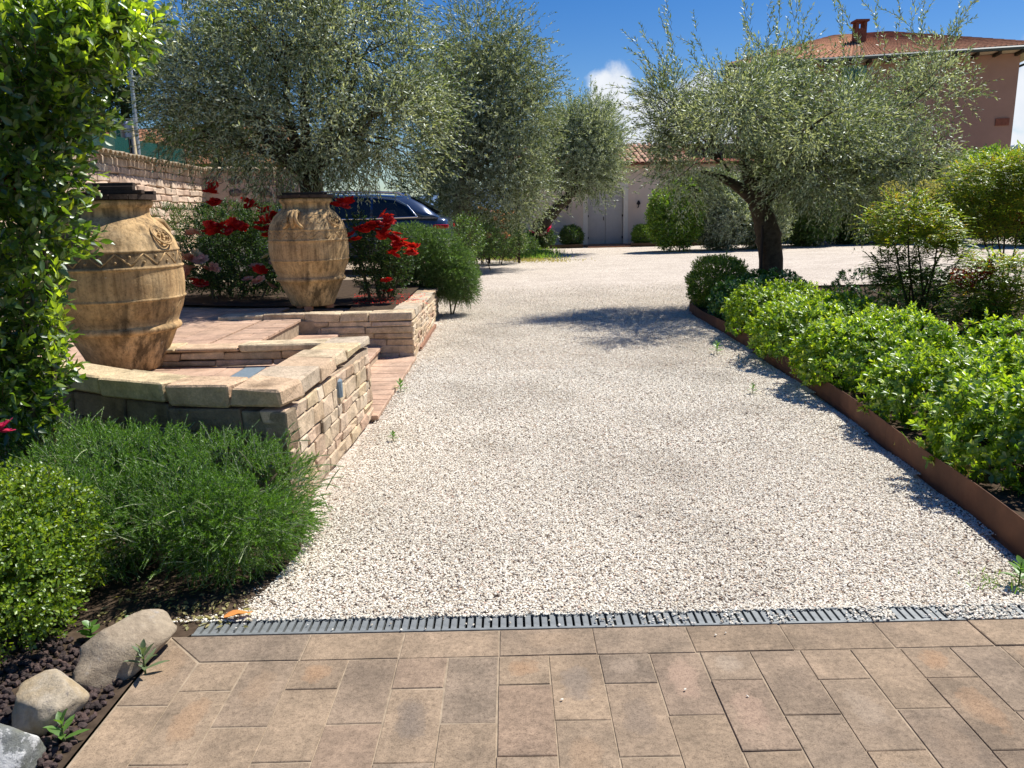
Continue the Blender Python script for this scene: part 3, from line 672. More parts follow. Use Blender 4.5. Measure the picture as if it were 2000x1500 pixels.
tile_rect(-2.76, -2.345, 6.24, 8.74, .185, .415, 'x')               # nosing row at the head of the steps
tile_rect(-4.9, -2.79, 6.24, 9.9, .37, .185*2, 'y', skip=lambda x, y: False)
tile_rect(-5.6, -4.92, 6.3, 10.6, .37, .37, 'y')
tile_rect(-3.6, -1.46, 4.6, 5.97, .36, .5, 'y', skip=lambda x, y: y < 4.8 + .55*max(0,-x-1.9) or (abs(x+1.98) < .25))
for (a, b, c, d) in ((-2.18,-2.05,4.98,5.97),(-1.88,-1.82,4.98,5.97)): paver(terrace, a, b, c, d, TZ, M['paver_t'], th=.025)
paver(terrace, -2.045, -1.885, 5.44, 5.96, TZ+.001, M['slate'], th=.025, name='slate_inlay')
paver(terrace, -2.045, -1.885, 4.98, 5.43, TZ, M['paver_t'], th=.025)
steps = thing('terrace_steps', 'three shallow terracotta tiled steps between two stone walls', 'steps', (-1.7, 7.4, 0))
SO = Vector((-1.7,7.4,0))
for i, (x0, x1, z) in enumerate([(-1.50,-1.075,.035),(-1.97,-1.455,.16),(-2.44,-1.925,.31)]):
    bd = MB().box((x0-.02+1.7, 6.1-7.4, -.12),(x1-.03+1.7, 8.74-7.4, z-.034)); bd.build('riser', M['mortar'], steps)
    y = 6.06
    while y < 8.72:
        w = .19 if y + .19*1.5 < 8.73 else 8.735-y
        o = paver(steps, x0, x1, y, y+w, z, M['paver_t'], .0025, th=.033, name='tread', ch=.006); o.location = o.location - SO; y += w
bd = MB().box((-2.46+1.7, 6.12-7.4, .0),(-2.372+1.7, 8.73-7.4, TZ-.03)).build('riser', M['stone'], steps)

wall1 = thing('stone_wall', 'low rough stone wall beside the nearer jar with sunlit end face', 'wall', (-1.2,4.15,0))
WB = (-1.2,4.15,0)
A_, B_, C_, D_ = (-1.205,4.05), (-1.9,4.20), (-2.9,4.72), (-4.4,5.5)
def core(parent, pts, z0, z1, base, m='mortar'):
    return MB().prism([(x-base[0], y-base[1]) for x, y in pts], z0, z1).build('mortar_core', M[m], parent)
core(wall1, [(-1.219,4.065),(-1.906,4.216),(-2.906,4.737),(-4.4,5.52),(-4.35,5.7),(-2.85,4.92),(-1.87,4.40),(-1.45,4.31),(-1.42,6.17),(-1.146,6.17)], -.05, .575, WB)
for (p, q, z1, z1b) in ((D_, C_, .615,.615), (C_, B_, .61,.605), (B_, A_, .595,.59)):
    lay(wall1, p, q, -.02, z1, [.13,.10,.14,.10,.14], (.2,.5), .12, M['shade_grime'], 1, (0,.014), base_loc=WB, z1b=z1b, skip1=.0)  # front courses: shade of this face put into the stone colour, plus grime
lay(wall1, D_, C_, .625, .735, [1], (.45,.75), .25, M['capstone'], 1, (.01,.03), base_loc=WB, ch=.011, jit=.010, z1b=.73)
lay(wall1, C_, B_, .62, .73, [1], (.45,.7), .25, M['capstone'], 1, (.01,.03), base_loc=WB, ch=.011, jit=.010, z1b=.728)
lay(wall1, B_, A_, .60, .73, [1], (.30,.45), .25, M['capstone'], 1, (.01,.03), base_loc=WB, ch=.012, jit=.012, z1b=.732)
E_ = (-1.13,6.17)
lay(wall1, (-1.205,4.06), E_, .0, .60, [.10,.08,.13,.09,.14,.10], (.13,.33), .14, M['stone'], 1, (-.003,.006), base_loc=WB, z1b=.53, ch=.007, jit=.007)
lay(wall1, (-1.20,4.32), E_, .605, .725, [1], (.28,.46), .31, M['capstone'], 1, (.0,.014), base_loc=WB, ch=.009, jit=.008, z1b=.655)
link('slate_piece', stone_mesh(.07,.05,.12,.012,.006), M['slate'], wall1, (-1.155+1.2-.012, 5.15-4.15, .47), (0,0,1.53))
lay(wall1, (-3.05,5.99), (-1.42,5.99), TZ, .585, [.4,.6], (.28,.5), .22, M['stone'], 1, (0,.012), base_loc=WB, z1b=.60)
lay(wall1, (-3.05,5.97), (-1.44,5.97), .590, .625, [1], (.32,.55), .26, M['capstone'], 1, (0,.02), base_loc=WB, z1b=.655, ch=.01)

wall2 = thing('stone_wall', 'low coursed stone wall under the farther jar beside the rose bed', 'wall', (-1.1,8.8,0)); WB2 = (-1.1,8.8,0)
core(wall2, [(-2.44,8.787),(-1.113,8.765),(-1.182,12.65),(-1.36,12.65),(-1.34,9.05),(-2.44,9.05)], -.05, .43, WB2)
lay(wall2, (-2.46,8.77), (-1.10,8.75), -.02, .435, [.10,.085,.08,.07,.075,.06], (.20,.48), .14, M['stone'], 1, (0,.012), base_loc=WB2)
lay(wall2, (-3.3,8.78), (-1.10,8.75), .44, .535, [1], (.30,.62), .27, M['capstone'], 1, (0,.014), base_loc=WB2, ch=.008, jit=.007)
lay(wall2, (-1.10,8.76), (-1.17,12.7), -.0, .435, [.09,.07,.08,.065,.08,.06], (.16,.42), .14, M['stone'], 1, (-.002,.012), base_loc=WB2, z1b=.30)
lay(wall2, (-1.10,9.03), (-1.17,12.7), .44, .54, [1], (.26,.44), .27, M['capstone'], 1, (0,.012), base_loc=WB2, z1b=.41, ch=.008)
MB().box((-.02,.6,-.05),(.012,2.6,.028)).build('red_footing', M['redmortar'], wall2)
o = sheet('soil_bed', [(-1.38,9.02),(-1.42,12.75),(-2.0,14),(-7.5,14),(-7.5,10.75),(-4.9,10.6),(-3.2,10.0),(-2.0,9.9),(-1.9,9.08)], TZ+.012, M['soil'])
o2 = MB().prism([(x+.03,y) for x,y in EDGE]+[(8.5,15.0),(8.5,3.0)], -.04, .085).build('planting_bed', M['soil']); o2['kind'] = 'structure'
sheet('soil_strip', [(-1.30,2.80),(-1.12,3.1),(-1.06,3.6),(-1.13,4.1),(-1.9,4.3),(-2.9,4.85),(-4.5,5.6),(-5,2),(-1.375,1.2),(-1.375,2.6)], -.004, M['soil'])

# corten edging, three welded strips
edging = thing('steel_edging', 'rusty steel edging strip holding back the shrub bed beside the gravel', 'edging', (2.3,2.98,0))
def strip(pts, hs, name='steel_strip'):
    mb = MB(); t = .006
    P = []
    for i, (x, y) in enumerate(pts):
        q = pts[min(i+1,len(pts)-1)]; p = pts[max(i-1,0)]; d = Vector((q[0]-p[0], q[1]-p[1])).normalized(); P.append((x, y, d.y*t, -d.x*t, hs[i]))
    V = []
    for x, y, nx, ny, h in P:
        x -= 2.3; y -= 2.98; V += [(x,y,-.06),(x+nx,y+ny,-.06),(x+nx,y+ny,h),(x,y,h)]
    Fc = [(0,1,2,3), tuple(4*(len(P)-1)+k for k in (3,2,1,0))]
    for i in range(len(P)-1):
        for k in range(4): Fc.append((4*i+k, 4*(i+1)+k, 4*(i+1)+(k+1)%4, 4*i+(k+1)%4))
    o = link(name, pm(V, Fc), M['corten'], edging); bevel_obj(o, .0015, 1)
def dens_line(pts, step=.15):
    out = []
    for (x0,y0),(x1,y1) in zip(pts, pts[1:]):
        n = max(1, int(math.hypot(x1-x0,y1-y0)/step))
        for i in range(n): out.append((x0+(x1-x0)*i/n, y0+(y1-y0)*i/n))
    return out + [pts[-1]]
for seg in (EDGE[:4], EDGE[3:7], EDGE[6:]):
    p = dens_line(seg); p = [(x+.006*math.sin(y*2.1), y) for x, y in p]
    strip(p, [.172 - .04*min(1,(y-3)/9) + .006*math.sin(y*3.7) for x, y in p])

strip([(x, 2.972) for x in (8.5, 6.5, 4.5, 2.297)], [.172]*4)

# ------------------------------------------------------------------ terracotta jars
PROF = [(.245,0),(.262,.02),(.30,.12),(.345,.215),(.378,.29),(.385,.296),(.402,.300),(.415,.312),(.418,.327),(.412,.342),(.398,.352),(.394,.358),(.418,.42),(.440,.47),
        (.458,.535),(.461,.540),(.470,.546),(.472,.553),(.464,.560),(.463,.565),(.471,.64),(.471,.72),(.466,.765),(.468,.770),(.476,.776),(.476,.786),(.466,.792),(.462,.80),
        (.460,.84),(.453,.885),(.452,.893),(.458,.898),(.456,.908),(.449,.913),(.440,.950),(.420,.995),(.388,1.045),(.350,1.09),(.315,1.122),(.288,1.140),(.280,1.148),(.276,1.17),(.277,1.205),(.296,1.218),(.308,1.24),(.302,1.262),(.285,1.268),(.262,1.26),(.25,1.2)]
def rad_at(z):
    for (r0,z0),(r1,z1) in zip(PROF, PROF[1:]):
        if z0 <= z <= z1: return r0+(r1-r0)*(z-z0)/max(z1-z0,1e-6)
    return .3
def onjar(a, z, out=0): r = rad_at(z)+out; return Vector((r*math.cos(a), r*math.sin(a), z))
def jar(label, loc, rz, hang, mang, feet):
    r = thing('terracotta_jar', label, 'jar', loc, rz)
    h0 = .055 if feet else 0
    MB().lathe([(a, z+h0) for a, z in PROF], 72).build('body', M['jar'] if feet else M['jar_b'], r, True)
    def sub(mb, name, m='jar'): return link(name, mb.mesh(True), M[m], r, (0,0,h0))
    zz = MB(); nt_ = 15
    for i in range(nt_*2):                                            # zigzag ribs of the upper band
        a0, a1 = 2*math.pi*i/(nt_*2), 2*math.pi*(i+1)/(nt_*2); za, zb = (.803,.890) if i % 2 == 0 else (.890,.803)
        for dz in (0, .014): zz.tube([onjar(a0+(a1-a0)*t+dz*.9, za+(zb-za)*t, .001) for t in (0,.33,.67,1)], .0035, 4)
    sub(zz, 'zigzag_ribs')
    for i in range(nt_*2):
        a = 2*math.pi*(i+.5)/(nt_*2)+.5*math.pi/nt_; z = .828 if i % 2 == 0 else .866; c = onjar(a, z, 0); nrm_ = Vector((math.cos(a), math.sin(a), .15)).normalized()
        st_ = sub(MB().tube([-nrm_*.004, nrm_*.006, nrm_*.009], [.011,.009,.003], 7), 'stud'); st_.location = c + Vector((0,0,h0))
    lw = MB()
    for i in range(22):
        a0, a1 = 2*math.pi*i/22, 2*math.pi*(i+1)/22; za, zb = (.425,.525) if i % 2 == 0 else (.525,.425)
        lw.tube([onjar(a0+(a1-a0)*t, za+(zb-za)*t, 0) for t in (0,.5,1)], .0025, 4)
    sub(lw, 'lower_zigzag')
    for a in (hang, hang+math.pi):                                    # rolled scroll handles
        hb = MB(); rad = Vector((math.cos(a), math.sin(a), 0)); tan = Vector((-math.sin(a), math.cos(a), 0))
        for s in (-.036, .0, .036):
            k = 1 if s == 0 else .86
            p = [onjar(a,1.105,-.01)+tan*s, onjar(a,1.115,.06*k)+tan*s, onjar(a,1.10,.105*k)+tan*s*1.1, onjar(a,1.04,.095*k)+tan*s*1.2, onjar(a,.985,.045*k)+tan*s*1.5, onjar(a,.945,.012)+tan*s*2.6, onjar(a,.925,.004)+tan*s*3.4]
            hb.tube(p, [.024,.026,.026,.024,.022,.020,.012], 8)
        sub(hb, 'handle')
    md = MB(); a = mang; c = onjar(a, 1.01, .004); e1 = Vector((-math.sin(a), math.cos(a), 0)); nrm_ = Vector((math.cos(a)*.75, math.sin(a)*.75, .66)).normalized(); e2 = nrm_.cross(e1)
    for rr, th in ((.088,.008),(.070,.005)):
        md.tube([c + (e1*math.cos(t)+e2*math.sin(t))*rr for t in np.linspace(0,2*math.pi,25)], th, 6, False)
    for i in range(9):                                                # leafy relief inside the medallion
        t = i*2.4; q = .012+.0055*i; p = c + (e1*math.cos(t)+e2*math.sin(t))*q; md.tube([p - nrm_*.004, p + nrm_*.005, p + nrm_*.009 + e1*.01], [.017,.013,.004], 6)
    sub(md, 'medallion')
    for da in (.42, .62, -.35):                                       # oak-leaf relief on the shoulder
        lv = MB()
        for i in range(6):
            p = onjar(hang+da+.03*math.sin(i*2), 1.08-.022*i, .002); lv.tube([p, p+Vector((math.cos(hang+da+1.5*(-1)**i)*.028, math.sin(hang+da+1.5*(-1)**i)*.028, -.012))], [.008,.003], 5)
        sub(lv, 'leaf_relief')
    if feet:
        for k in range(3):
            t = k*2.094+.5; f = MB().box((-.05,-.045,0),(.05,.045,.06)).build('pot_foot', M['foot'], r, loc=(.2*math.cos(t), .2*math.sin(t), 0), rot=(0,0,t)); bevel_obj(f, .012, 2)
    return h0
J1, J2 = Vector((-2.97,5.98,TZ)), Vector((-2.42,9.62,TZ+.012))
jar('weathered terracotta jar with dark streaks and medallion behind the nearer stone wall', J1, R_(20), R_(-137), R_(-32), False)
h2 = jar('terracotta jar on small feet in front of the red rose bed', J2, R_(0), R_(-97), R_(-28), True)
def lid(label, loc, rz, battens, R=.335):
    r = thing('wooden_lid', label, 'lid', loc, rz); nb = 6
    for i in range(nb):
        a, b = -R + 2*R*i/nb + .003, -R + 2*R*(i+1)/nb - .003; pts = []
        for t in np.linspace(0,1,6): xx = a+(b-a)*t; pts.append((xx, -math.sqrt(max(R*R-xx*xx,1e-5))))
        pts += [(x_, -y_) for x_, y_ in pts[::-1]]
        o = MB().prism(pts, 0, .034+random.uniform(-.002,.003)).build('board', M['wood'], r)
    for (y0, z0, x0, x1) in battens:
        o = MB().box((x0, y0-.035, z0),(x1, y0+.035, z0+.028)).build('batten', M['wood'], r); bevel_obj(o, .003, 1)
    return r
lid('dark wooden lid with raised battens on the nearer jar', J1+Vector((0,0,1.2685)), R_(8), [(-.15,.039,.02,.30),(.14,.039,.02,.30),(-.15,.0675,-.02,.24),(.14,.039,-.32,-.1),(0,.097,-.34,.20)])
lid('dark wooden lid on the farther jar at the rose bed', J2+Vector((0,0,1.2685+h2)), R_(3), [(-.12,.039,-.24,.24),(.12,.039,-.24,.24)], .33)

# ------------------------------------------------------------------ far buildings
def ep(px, py, Y, rx, rz, ry=None):
    p = at(px, py, Y); s = Y/F*1.02; return (p.x, p.y, p.z, rx*s, ry if ry else rx*s, rz*s)

# grey-pink outbuilding with double door
SY = 37.6
def sx(px): return at(px, 440, SY).x
xl, xr = sx(1004), sx(1500); ez = at(1230, 318, SY).z; rz_ = at(1230, 282, 41.8).z
shed = thing('outbuilding', 'low rendered outbuilding with tiled roof and grey double door', 'building', (xl, SY, 0)); SB = Vector((xl, SY, 0))
dx0, dx1, dh = sx(1148), sx(1217), at(1180, 368, SY).z; wd = xr-xl
MB().box((0,0,-.1),(dx0-xl,.35,ez)).box((dx1-xl,0,-.1),(wd,.35,ez)).box((dx0-xl,0,dh),(dx1-xl,.35,ez)).box((0,.35,-.1),(.35,8.2,ez)).box((wd-.35,.35,-.1),(wd,8.2,ez)).box((.35,7.85,-.1),(wd-.35,8.2,ez)).build('wall', M['shedwall'], shed)
for a, b, z0, z1 in ((dx0-.22,dx0,-.02,dh+.24),(dx1,dx1+.22,-.02,dh+.24),(dx0,dx1,dh,dh+.24)): MB().box((a-xl,-.04,z0),(b-xl,.12,z1)).build('door_surround', M['trimstone'], shed)
mid = (dx0+dx1)/2
for a, b, s in ((dx0,mid-.006,0),(mid+.006,dx1,1)):
    d = MB().box((a-xl,.12,.05),(b-xl,.15,dh)).build('door', M['doorpaint'], shed)
    nbd = 13
    for i in range(nbd):
        z0 = .06 + (dh-.07)*i/nbd; o = MB().box((a-xl+.01,.095,z0),(b-xl-.01,.118,z0+(dh-.07)/nbd-.035)).build('board', M['doorpaint'], d)
    for z in (.35, dh*.52, dh*.92): MB().box(((a if s == 0 else b)-xl-.05,.05,z-.05),((a if s == 0 else b)-xl+.05,.094,z+.05)).build('hinge', M['iron'], d)
    if s == 0: MB().tube([(b-xl-.08,.07,1.15),(b-xl-.08,.07,1.32)], .018, 6).build('handle', M['iron'], d)
for px, py in ((1107,407),(1246,401)):
    p = at(px, py, SY) - SB
    l = MB().tube([(p.x,-.002,p.z-.1),(p.x,-.16,p.z-.05),(p.x,-.18,p.z+.03)], .025, 6).tube([(p.x,-.18,p.z+.02),(p.x,-.18,p.z+.08),(p.x,-.18,p.z+.22)], [.04,.10,.03], 8).build('wall_lamp', M['iron'], shed)
MB().box((dx0-.35-xl,-.75,-.1),(dx1+.35-xl,-.05,.05)).build('door_step', M['foot'], shed)
# roof: single slope seen from the front; courses of curved tiles
rf = MB().add([(-.3,-.42,ez-.04),(wd+.3,-.42,ez-.04),(wd+.3,4.2,rz_-.06),(-.3,4.2,rz_-.06),(wd+.3,8.6,ez-.04),(-.3,8.6,ez-.04),
               (-.3,-.42,ez-.12),(wd+.3,-.42,ez-.12),(wd+.3,8.6,ez-.12),(-.3,8.6,ez-.12)], [(0,1,2,3),(3,2,4,5),(6,7,1,0),(9,8,7,6),(8,9,5,4),(0,3,5,9,6),(1,7,8,4,2)]).build('roof', M['redbrick'], shed)
def curved_tile(w0, w1, l, h=.06, n=5):
    V, Fc = [], []
    for y_, w in ((0,w0),(l,w1)):
        for t in (1, .82):
            for i in range(n+1):
                a = math.pi*i/n; V.append((-math.cos(a)*w/2*t, y_, math.sin(a)*h*t))
    m_ = n+1
    for i in range(n): Fc += [(i,i+1,2*m_+i+1,2*m_+i)[::-1], (m_+i,m_+i+1,3*m_+i+1,3*m_+i), (i,m_+i,m_+i+1,i+1)[::-1], (2*m_+i,3*m_+i,3*m_+i+1,2*m_+i+1)]
    return pm(V, Fc, False)
ctile = curved_tile(.25,.20,.80)
sl = math.atan2(rz_-ez, 4.62); ncol = int((sx(1360)-sx(1150))/.27)
for c in range(ncol):
    for r in range(6):
        y_ = -.46 + r*.80*math.cos(sl); z_ = ez - .035 + r*.80*math.sin(sl)
        link('roof_tile', ctile, M['rooftile'], rf, (sx(1150)-xl + c*.27 + random.uniform(-.012,.012), y_, z_ + random.uniform(0,.012)), (sl+.03, 0, random.uniform(-.02,.02)))
p = at(1230, 282, 43.0)
tp = thing('utility_pole', 'short dark pole with wires standing up behind the outbuilding roof', 'pole', (p.x, 47, 0))
MB().tube([(0,0,-.2),(0,0,at(1230,262,47).z)], .13, 8).build('post', M['iron'], tp)
for s in (-1, 1): MB().tube([(0,0,at(1230,268,47).z),(s*4,0,at(1230,268,47).z-.5),(s*9,0,at(1230,268,47).z-.2)], .022, 4).build('wire', M['iron'], tp)

# two-storey house with hipped roof
Rc, Lc = at(1972, 300, 38.0), at(1448, 300, 41.0)
hx = Vector((Lc.x-Rc.x, Lc.y-Rc.y, 0)); HWd = hx.length; hx.normalize(); hy = Vector((-hx.y, hx.x, 0)); 
if hy.y < 0: hy = -hy
house = thing('house', 'two-storey terracotta pink house with low hipped tile roof and teal shutters', 'building', (Rc.x, Rc.y, 0))
def H(u, v, z): q = hx*u + hy*v; return (q.x, q.y, z)
HD = 11.0; he = at(1972, 104, 38.0).z
def hbox(mb, u0, u1, v0, v1, z0, z1):
    return mb.add([H(u0,v0,z0),H(u1,v0,z0),H(u1,v1,z0),H(u0,v1,z0),H(u0,v0,z1),H(u1,v0,z1),H(u1,v1,z1),H(u0,v1,z1)], [(3,2,1,0),(4,5,6,7),(0,1,5,4),(1,2,6,5),(2,3,7,6),(3,0,4,7)])
hbox(MB(), 0, HWd, 0, HD, -.2, he).build('wall', M['housewall'], house)
ov = .95; rid = he + 2.3
soff = hbox(MB(), -ov, HWd+ov, -ov, HD+ov, he+.02, he+.12).build('eaves', M['soffit'], house)
for i in range(16):
    u = -.7 + i*(HWd+1.4)/15; hbox(MB(), u-.06, u+.06, -ov+.05, -.005, he-.12, he+.017).build('rafter_tail', M['wood'], house)
r0, r1 = HD/2*.86, HWd-HD/2*.86
q = [H(-ov,-ov,he+.14),H(HWd+ov,-ov,he+.14),H(HWd+ov,HD+ov,he+.14),H(-ov,HD+ov,he+.14),H(r0,HD/2,rid),H(r1,HD/2,rid)]
hr = MB().add(q, [(0,1,5,4),(1,2,5),(2,3,4,5),(3,0,4),(3,2,1,0)]).build('roof', M['houseroof'], house)
tl = MB()
qv = [Vector(v) for v in q]
def slope_tiles(a, b, c, d, rows, cols):
    for r in range(rows):
        t0, t1 = r/rows, (r+1)/rows + .012
        for k in range(cols):
            s0, s1 = (k+.06)/cols, (k+.94)/cols
            p00 = (a.lerp(b,s0)).lerp(d.lerp(c,s0), t0); p10 = (a.lerp(b,s1)).lerp(d.lerp(c,s1), t0); p01 = (a.lerp(b,s0)).lerp(d.lerp(c,s0), min(t1,1)); p11 = (a.lerp(b,s1)).lerp(d.lerp(c,s1), min(t1,1))
            m0, m1 = (p00+p10)/2 + Vector((0,0,.09)), (p01+p11)/2 + Vector((0,0,.07)); u_ = Vector((0,0,.02))
            tl.add([p00+u_, m0, p10+u_, p01+u_, m1, p11+u_], [(0,1,4,3),(1,2,5,4),(0,2,1)])
slope_tiles(qv[0], qv[1], qv[5], qv[4], 16, 64); slope_tiles(qv[3], qv[0], qv[4], qv[4], 16, 40); slope_tiles(qv[1], qv[2], qv[5], qv[5], 16, 40)
t_ = tl.build('roof_tiles', M['houseroof'], hr); t_['kind'] = 'stuff'
cp = at(1678, 70, 42.5)
ch = thing  # chimney is a part of the roof
def wbox(mb, c, sx_, sy_, z0, z1): return mb.box((c.x-Rc.x-sx_, c.y-Rc.y-sy_, z0),(c.x-Rc.x+sx_, c.y-Rc.y+sy_, z1))
cz = at(1678, 40, 42.5).z; cz0 = at(1678, 76, 42.5).z
cm = MB(); wbox(cm, cp, .26, .26, cz0-.6, cz-.42)
for s in (-1,1):
    for s2 in (-1,1): cm.box((cp.x-Rc.x+s*.20-.06, cp.y-Rc.y+s2*.20-.06, cz-.42),(cp.x-Rc.x+s*.20+.06, cp.y-Rc.y+s2*.20+.06, cz-.1))
wbox(cm, cp, .34, .34, cz-.1, cz); cm.build('chimney', M['redbrick'], hr)
g_ = MB().tube([H(-ov-.05,-ov-.06,he+.08), H(HWd+ov,-ov-.06,he+.08)], .09, 6).build('gutter', M['copper'], house)
MB().tube([H(-ov-.02,-ov-.02,he+.03), H(-ov+.05,-ov+.1,he-.25), H(-.03,.3,he-.55), H(-.06,.5,he-.75), H(-.06,.5,0)], .055, 6).build('downpipe', M['copper'], house)
for px, py in ((1462,172),(1662,166),(1558,170),(1462,275),(1662,275)):
    k = (1972-px)/(1972-1448); u = HWd*k*.985; z = at(px, py, 38+3*k).z
    w = hbox(MB(), u-.55, u+.55, -.03, .06, z-.85, z+.85).build('window', M['black'], house)
    hbox(MB(), u-.68, u+.68, -.045, .0, z-1.0, z-.88).build('sill', M['trimstone'], w)
    for s in (-1,1):
        sh = hbox(MB(), u+s*.28-.26, u+s*.28+.26, -.075, -.032, z-.83, z+.83)
        for i in range(11): hbox(sh, u+s*.28-.21, u+s*.28+.21, -.095, -.076, z-.78+i*.143, z-.68+i*.143)
        sh.build('shutter', M['teal'], w)
p = at(1955, 236, 38.0); hbox(MB(), .18, .75, -.06, -.003, p.z-.2, p.z+.12).build('wall_vent', M['redbrick'], house)

# old garden wall at the left, green net, washing
Aw, Bw, Nw = Vector((-8.25,22.0,0)), Vector((-5.3,23.2,0)), Vector((-7.65,14.6,0))
gw = thing('brick_wall', 'old pale brick garden wall with scalloped tile coping in full sun', 'wall', (Nw.x, Nw.y, TZ)); GB = (Nw.x, Nw.y, TZ)
zt = 2.86
dA = (Aw-Nw); LA = dA.length; dA.normalize(); nA = Vector((dA.y, -dA.x, 0))
core(gw, [(Nw.x-nA.x*.05, Nw.y-nA.y*.05),(Aw.x-nA.x*.05, Aw.y-nA.y*.05),(Aw.x-nA.x*.4, Aw.y-nA.y*.4),(Nw.x-nA.x*.4, Nw.y-nA.y*.4)], -.3, zt-TZ, GB)
lay(gw, (Nw.x,Nw.y), (Aw.x,Aw.y), 1.35, zt-.02, [.14,.13,.15,.12,.14,.13,.15,.13,.14], (.34,.75), .12, M['brick'], 1, (-.01,.018), base_loc=GB, name='brick', ch=.02, jit=.012, gap=.012)
lay(gw, (Nw.x,Nw.y), (Aw.x,Aw.y), .5, 1.35, [.3,.3,.25], (.7,1.2), .12, M['brick'], 1, (-.01,.018), base_loc=GB, name='brick', ch=.02, jit=.012, gap=.012)
cap_t = curved_tile(.21,.18,.62,.075)
n_ = int(LA/.215)
for i in range(n_):
    p = Nw + dA*(i+.5)*.215 + nA*.25; link('coping_tile', cap_t, M['captile'], gw, (p.x-GB[0], p.y-GB[1], zt-.03-TZ+random.uniform(0,.02)), (.13,0, math.atan2(dA.y,dA.x)+random.uniform(-.05,.05)))
# shaded return with rubble set in old render
gb = thing('rubble_wall', 'shaded rubble stone wall return with tile coping behind the parked car', 'wall', (Aw.x, Aw.y, TZ)); GB2 = (Aw.x, Aw.y, TZ)
dB = Bw-Aw; LB = dB.length; dB.normalize(); nB = Vector((dB.y,-dB.x,0))
core(gb, [(Aw.x,Aw.y),(Bw.x,Bw.y),(Bw.x-nB.x*.4,Bw.y-nB.y*.4),(Aw.x-nB.x*.4,Aw.y-nB.y*.4)], -.3, zt-TZ, GB2, 'oldplaster')
for i in range(11):
    for j in range(5):
        if random.random() < .2: continue
        p = Aw + dB*((i+.5+random.uniform(-.3,.3))*LB/11) + nB*.0; sz = random.uniform(.16,.26)
        link('stone', stone_mesh(sz*1.2, .09, sz*.8, .05, .02), M['rubble'], gb, (p.x-GB2[0], p.y-GB2[1], .9+j*.31+random.uniform(-.06,.06)), (0, random.uniform(-.3,.3), math.atan2(dB.y,dB.x)))
for i in range(int(LB/.3)):
    p = Aw + dB*(i+.5)*.3 + nB*.2; link('coping_tile', cap_t, M['captile'], gb, (p.x-GB2[0], p.y-GB2[1], zt-.03-TZ+random.uniform(0,.02)), (.13,0, math.atan2(dB.y,dB.x)+random.uniform(-.05,.05)), (1.35,1,1.3))
# taller end of the wall
gt = thing('brick_pier', 'taller brick wall end with sloping shoulder above the nearer jar lid', 'wall', (Nw.x, Nw.y, TZ))
zt2 = at(150, 250, 14.0).z; N2 = Nw - dA*4.5
pts2 = [Nw - nA*.06, N2 - nA*.06]
mbp = MB(); th_ = .36
prof = [(0,.0),(0,zt-TZ+.05),(-.55,zt2-TZ-.1),(-.75,zt2-TZ),(-4.5,zt2-TZ+.35),(-4.5,0)]
V = []
for s in (.0, -th_):
    for a, z in prof: pp = dA*a + nA*(s-.03); V.append((pp.x, pp.y, z))
k = len(prof); mbp.add(V, [tuple(range(k)), tuple(range(2*k-1,k-1,-1))] + [(i, k+i, k+(i+1)%k, (i+1)%k) for i in range(k)])
mbp.build('mortar_core', M['mortar'], gt)
lay(gt, (N2.x,N2.y), (Nw.x-dA.x*.55,Nw.y-dA.y*.55), .5, zt2-.06, [.3,.3,.26,.2,.16,.15,.16,.14,.16,.15,.14,.16], (.36,.8), .12, M['brick'], 1, (-.01,.018), base_loc=GB, name='brick', ch=.02, jit=.012, gap=.012)
net = thing('net_fence', 'dark green shade net strung above the old brick wall', 'fence', (Nw.x-1.2, Nw.y, TZ))
Vn = []; nn = 24
for i in range(nn+1):
    p = Nw - nA*.62 + dA*(LA+.6)*i/nn; p = p + nA*.03*math.sin(i*1.7); pxn = 1000 + p.x/(p.y*.977-.3)*F; zz = at(pxn, 258 + (pxn-200)*50/260, p.y).z
    Vn += [(p.x-Nw.x+1.2, p.y-Nw.y, 1.5), (p.x-Nw.x+1.2, p.y-Nw.y, zz-TZ)]
nto = link('net', pm(Vn, [(2*i,2*i+2,2*i+3,2*i+1) for i in range(nn)]), M['net'], net); so = nto.modifiers.new('s', 'SOLIDIFY'); so.thickness = .004
for i in range(0, nn+1, 6): x_, y_, z_ = Vn[2*i+1]; MB().tube([(x_,y_,0),(x_,y_,z_+.03)], .022, 6).build('fence_post', M['iron'], net)
pb = at(262, 270, 18.9); pt = at(254, 128, 18.9)
wp = thing('metal_pole', 'slim grey metal pole beside the striped washing', 'pole', (pb.x, 18.9, TZ)); MB().tube([(0,0,0),(pt.x-pb.x,0,pt.z-TZ)], .045, 8).build('post', M['greypole'], wp)
MB().tube([(pt.x-pb.x-.5,0,pt.z-TZ-.25),(pt.x-pb.x+.5,0,pt.z-TZ-.25)], .025, 6).build('cross_arm', M['greypole'], wp)
a, b = at(218, 232, 18.7), at(258, 234, 18.7); V = []
for j in range(9):
    for i in range(17):
        t = i/16; V.append((a.x+(b.x-a.x)*t - a.x, .05*math.sin(t*26)*(.3+j/8), (b.z-a.z)*t - .05*math.sin(math.pi*t) - j*.11))
tw = link('hanging_cloth', pm(V, [(j*17+i,j*17+i+1,(j+1)*17+i+1,(j+1)*17+i) for j in range(8) for i in range(16)], True), M['towel'], None, a)
tw.modifiers.new('s','SOLIDIFY').thickness = .008
tag(tw, 'striped pastel cloth hung out to dry above the green net', 'cloth')
cl_ = thing('washing_line', 'thin washing line carrying the striped cloth beside the pole', 'washing line', (a.x-3, 18.7, TZ))
MB().tube([(0,0,a.z-TZ+.10),(3,0,a.z-TZ+.012),(3+b.x-a.x,0.0,b.z-TZ+.012),(pb.x-a.x+3.2,.1,b.z-TZ+.05)], .006, 4).build('line', M['greypole'], cl_)
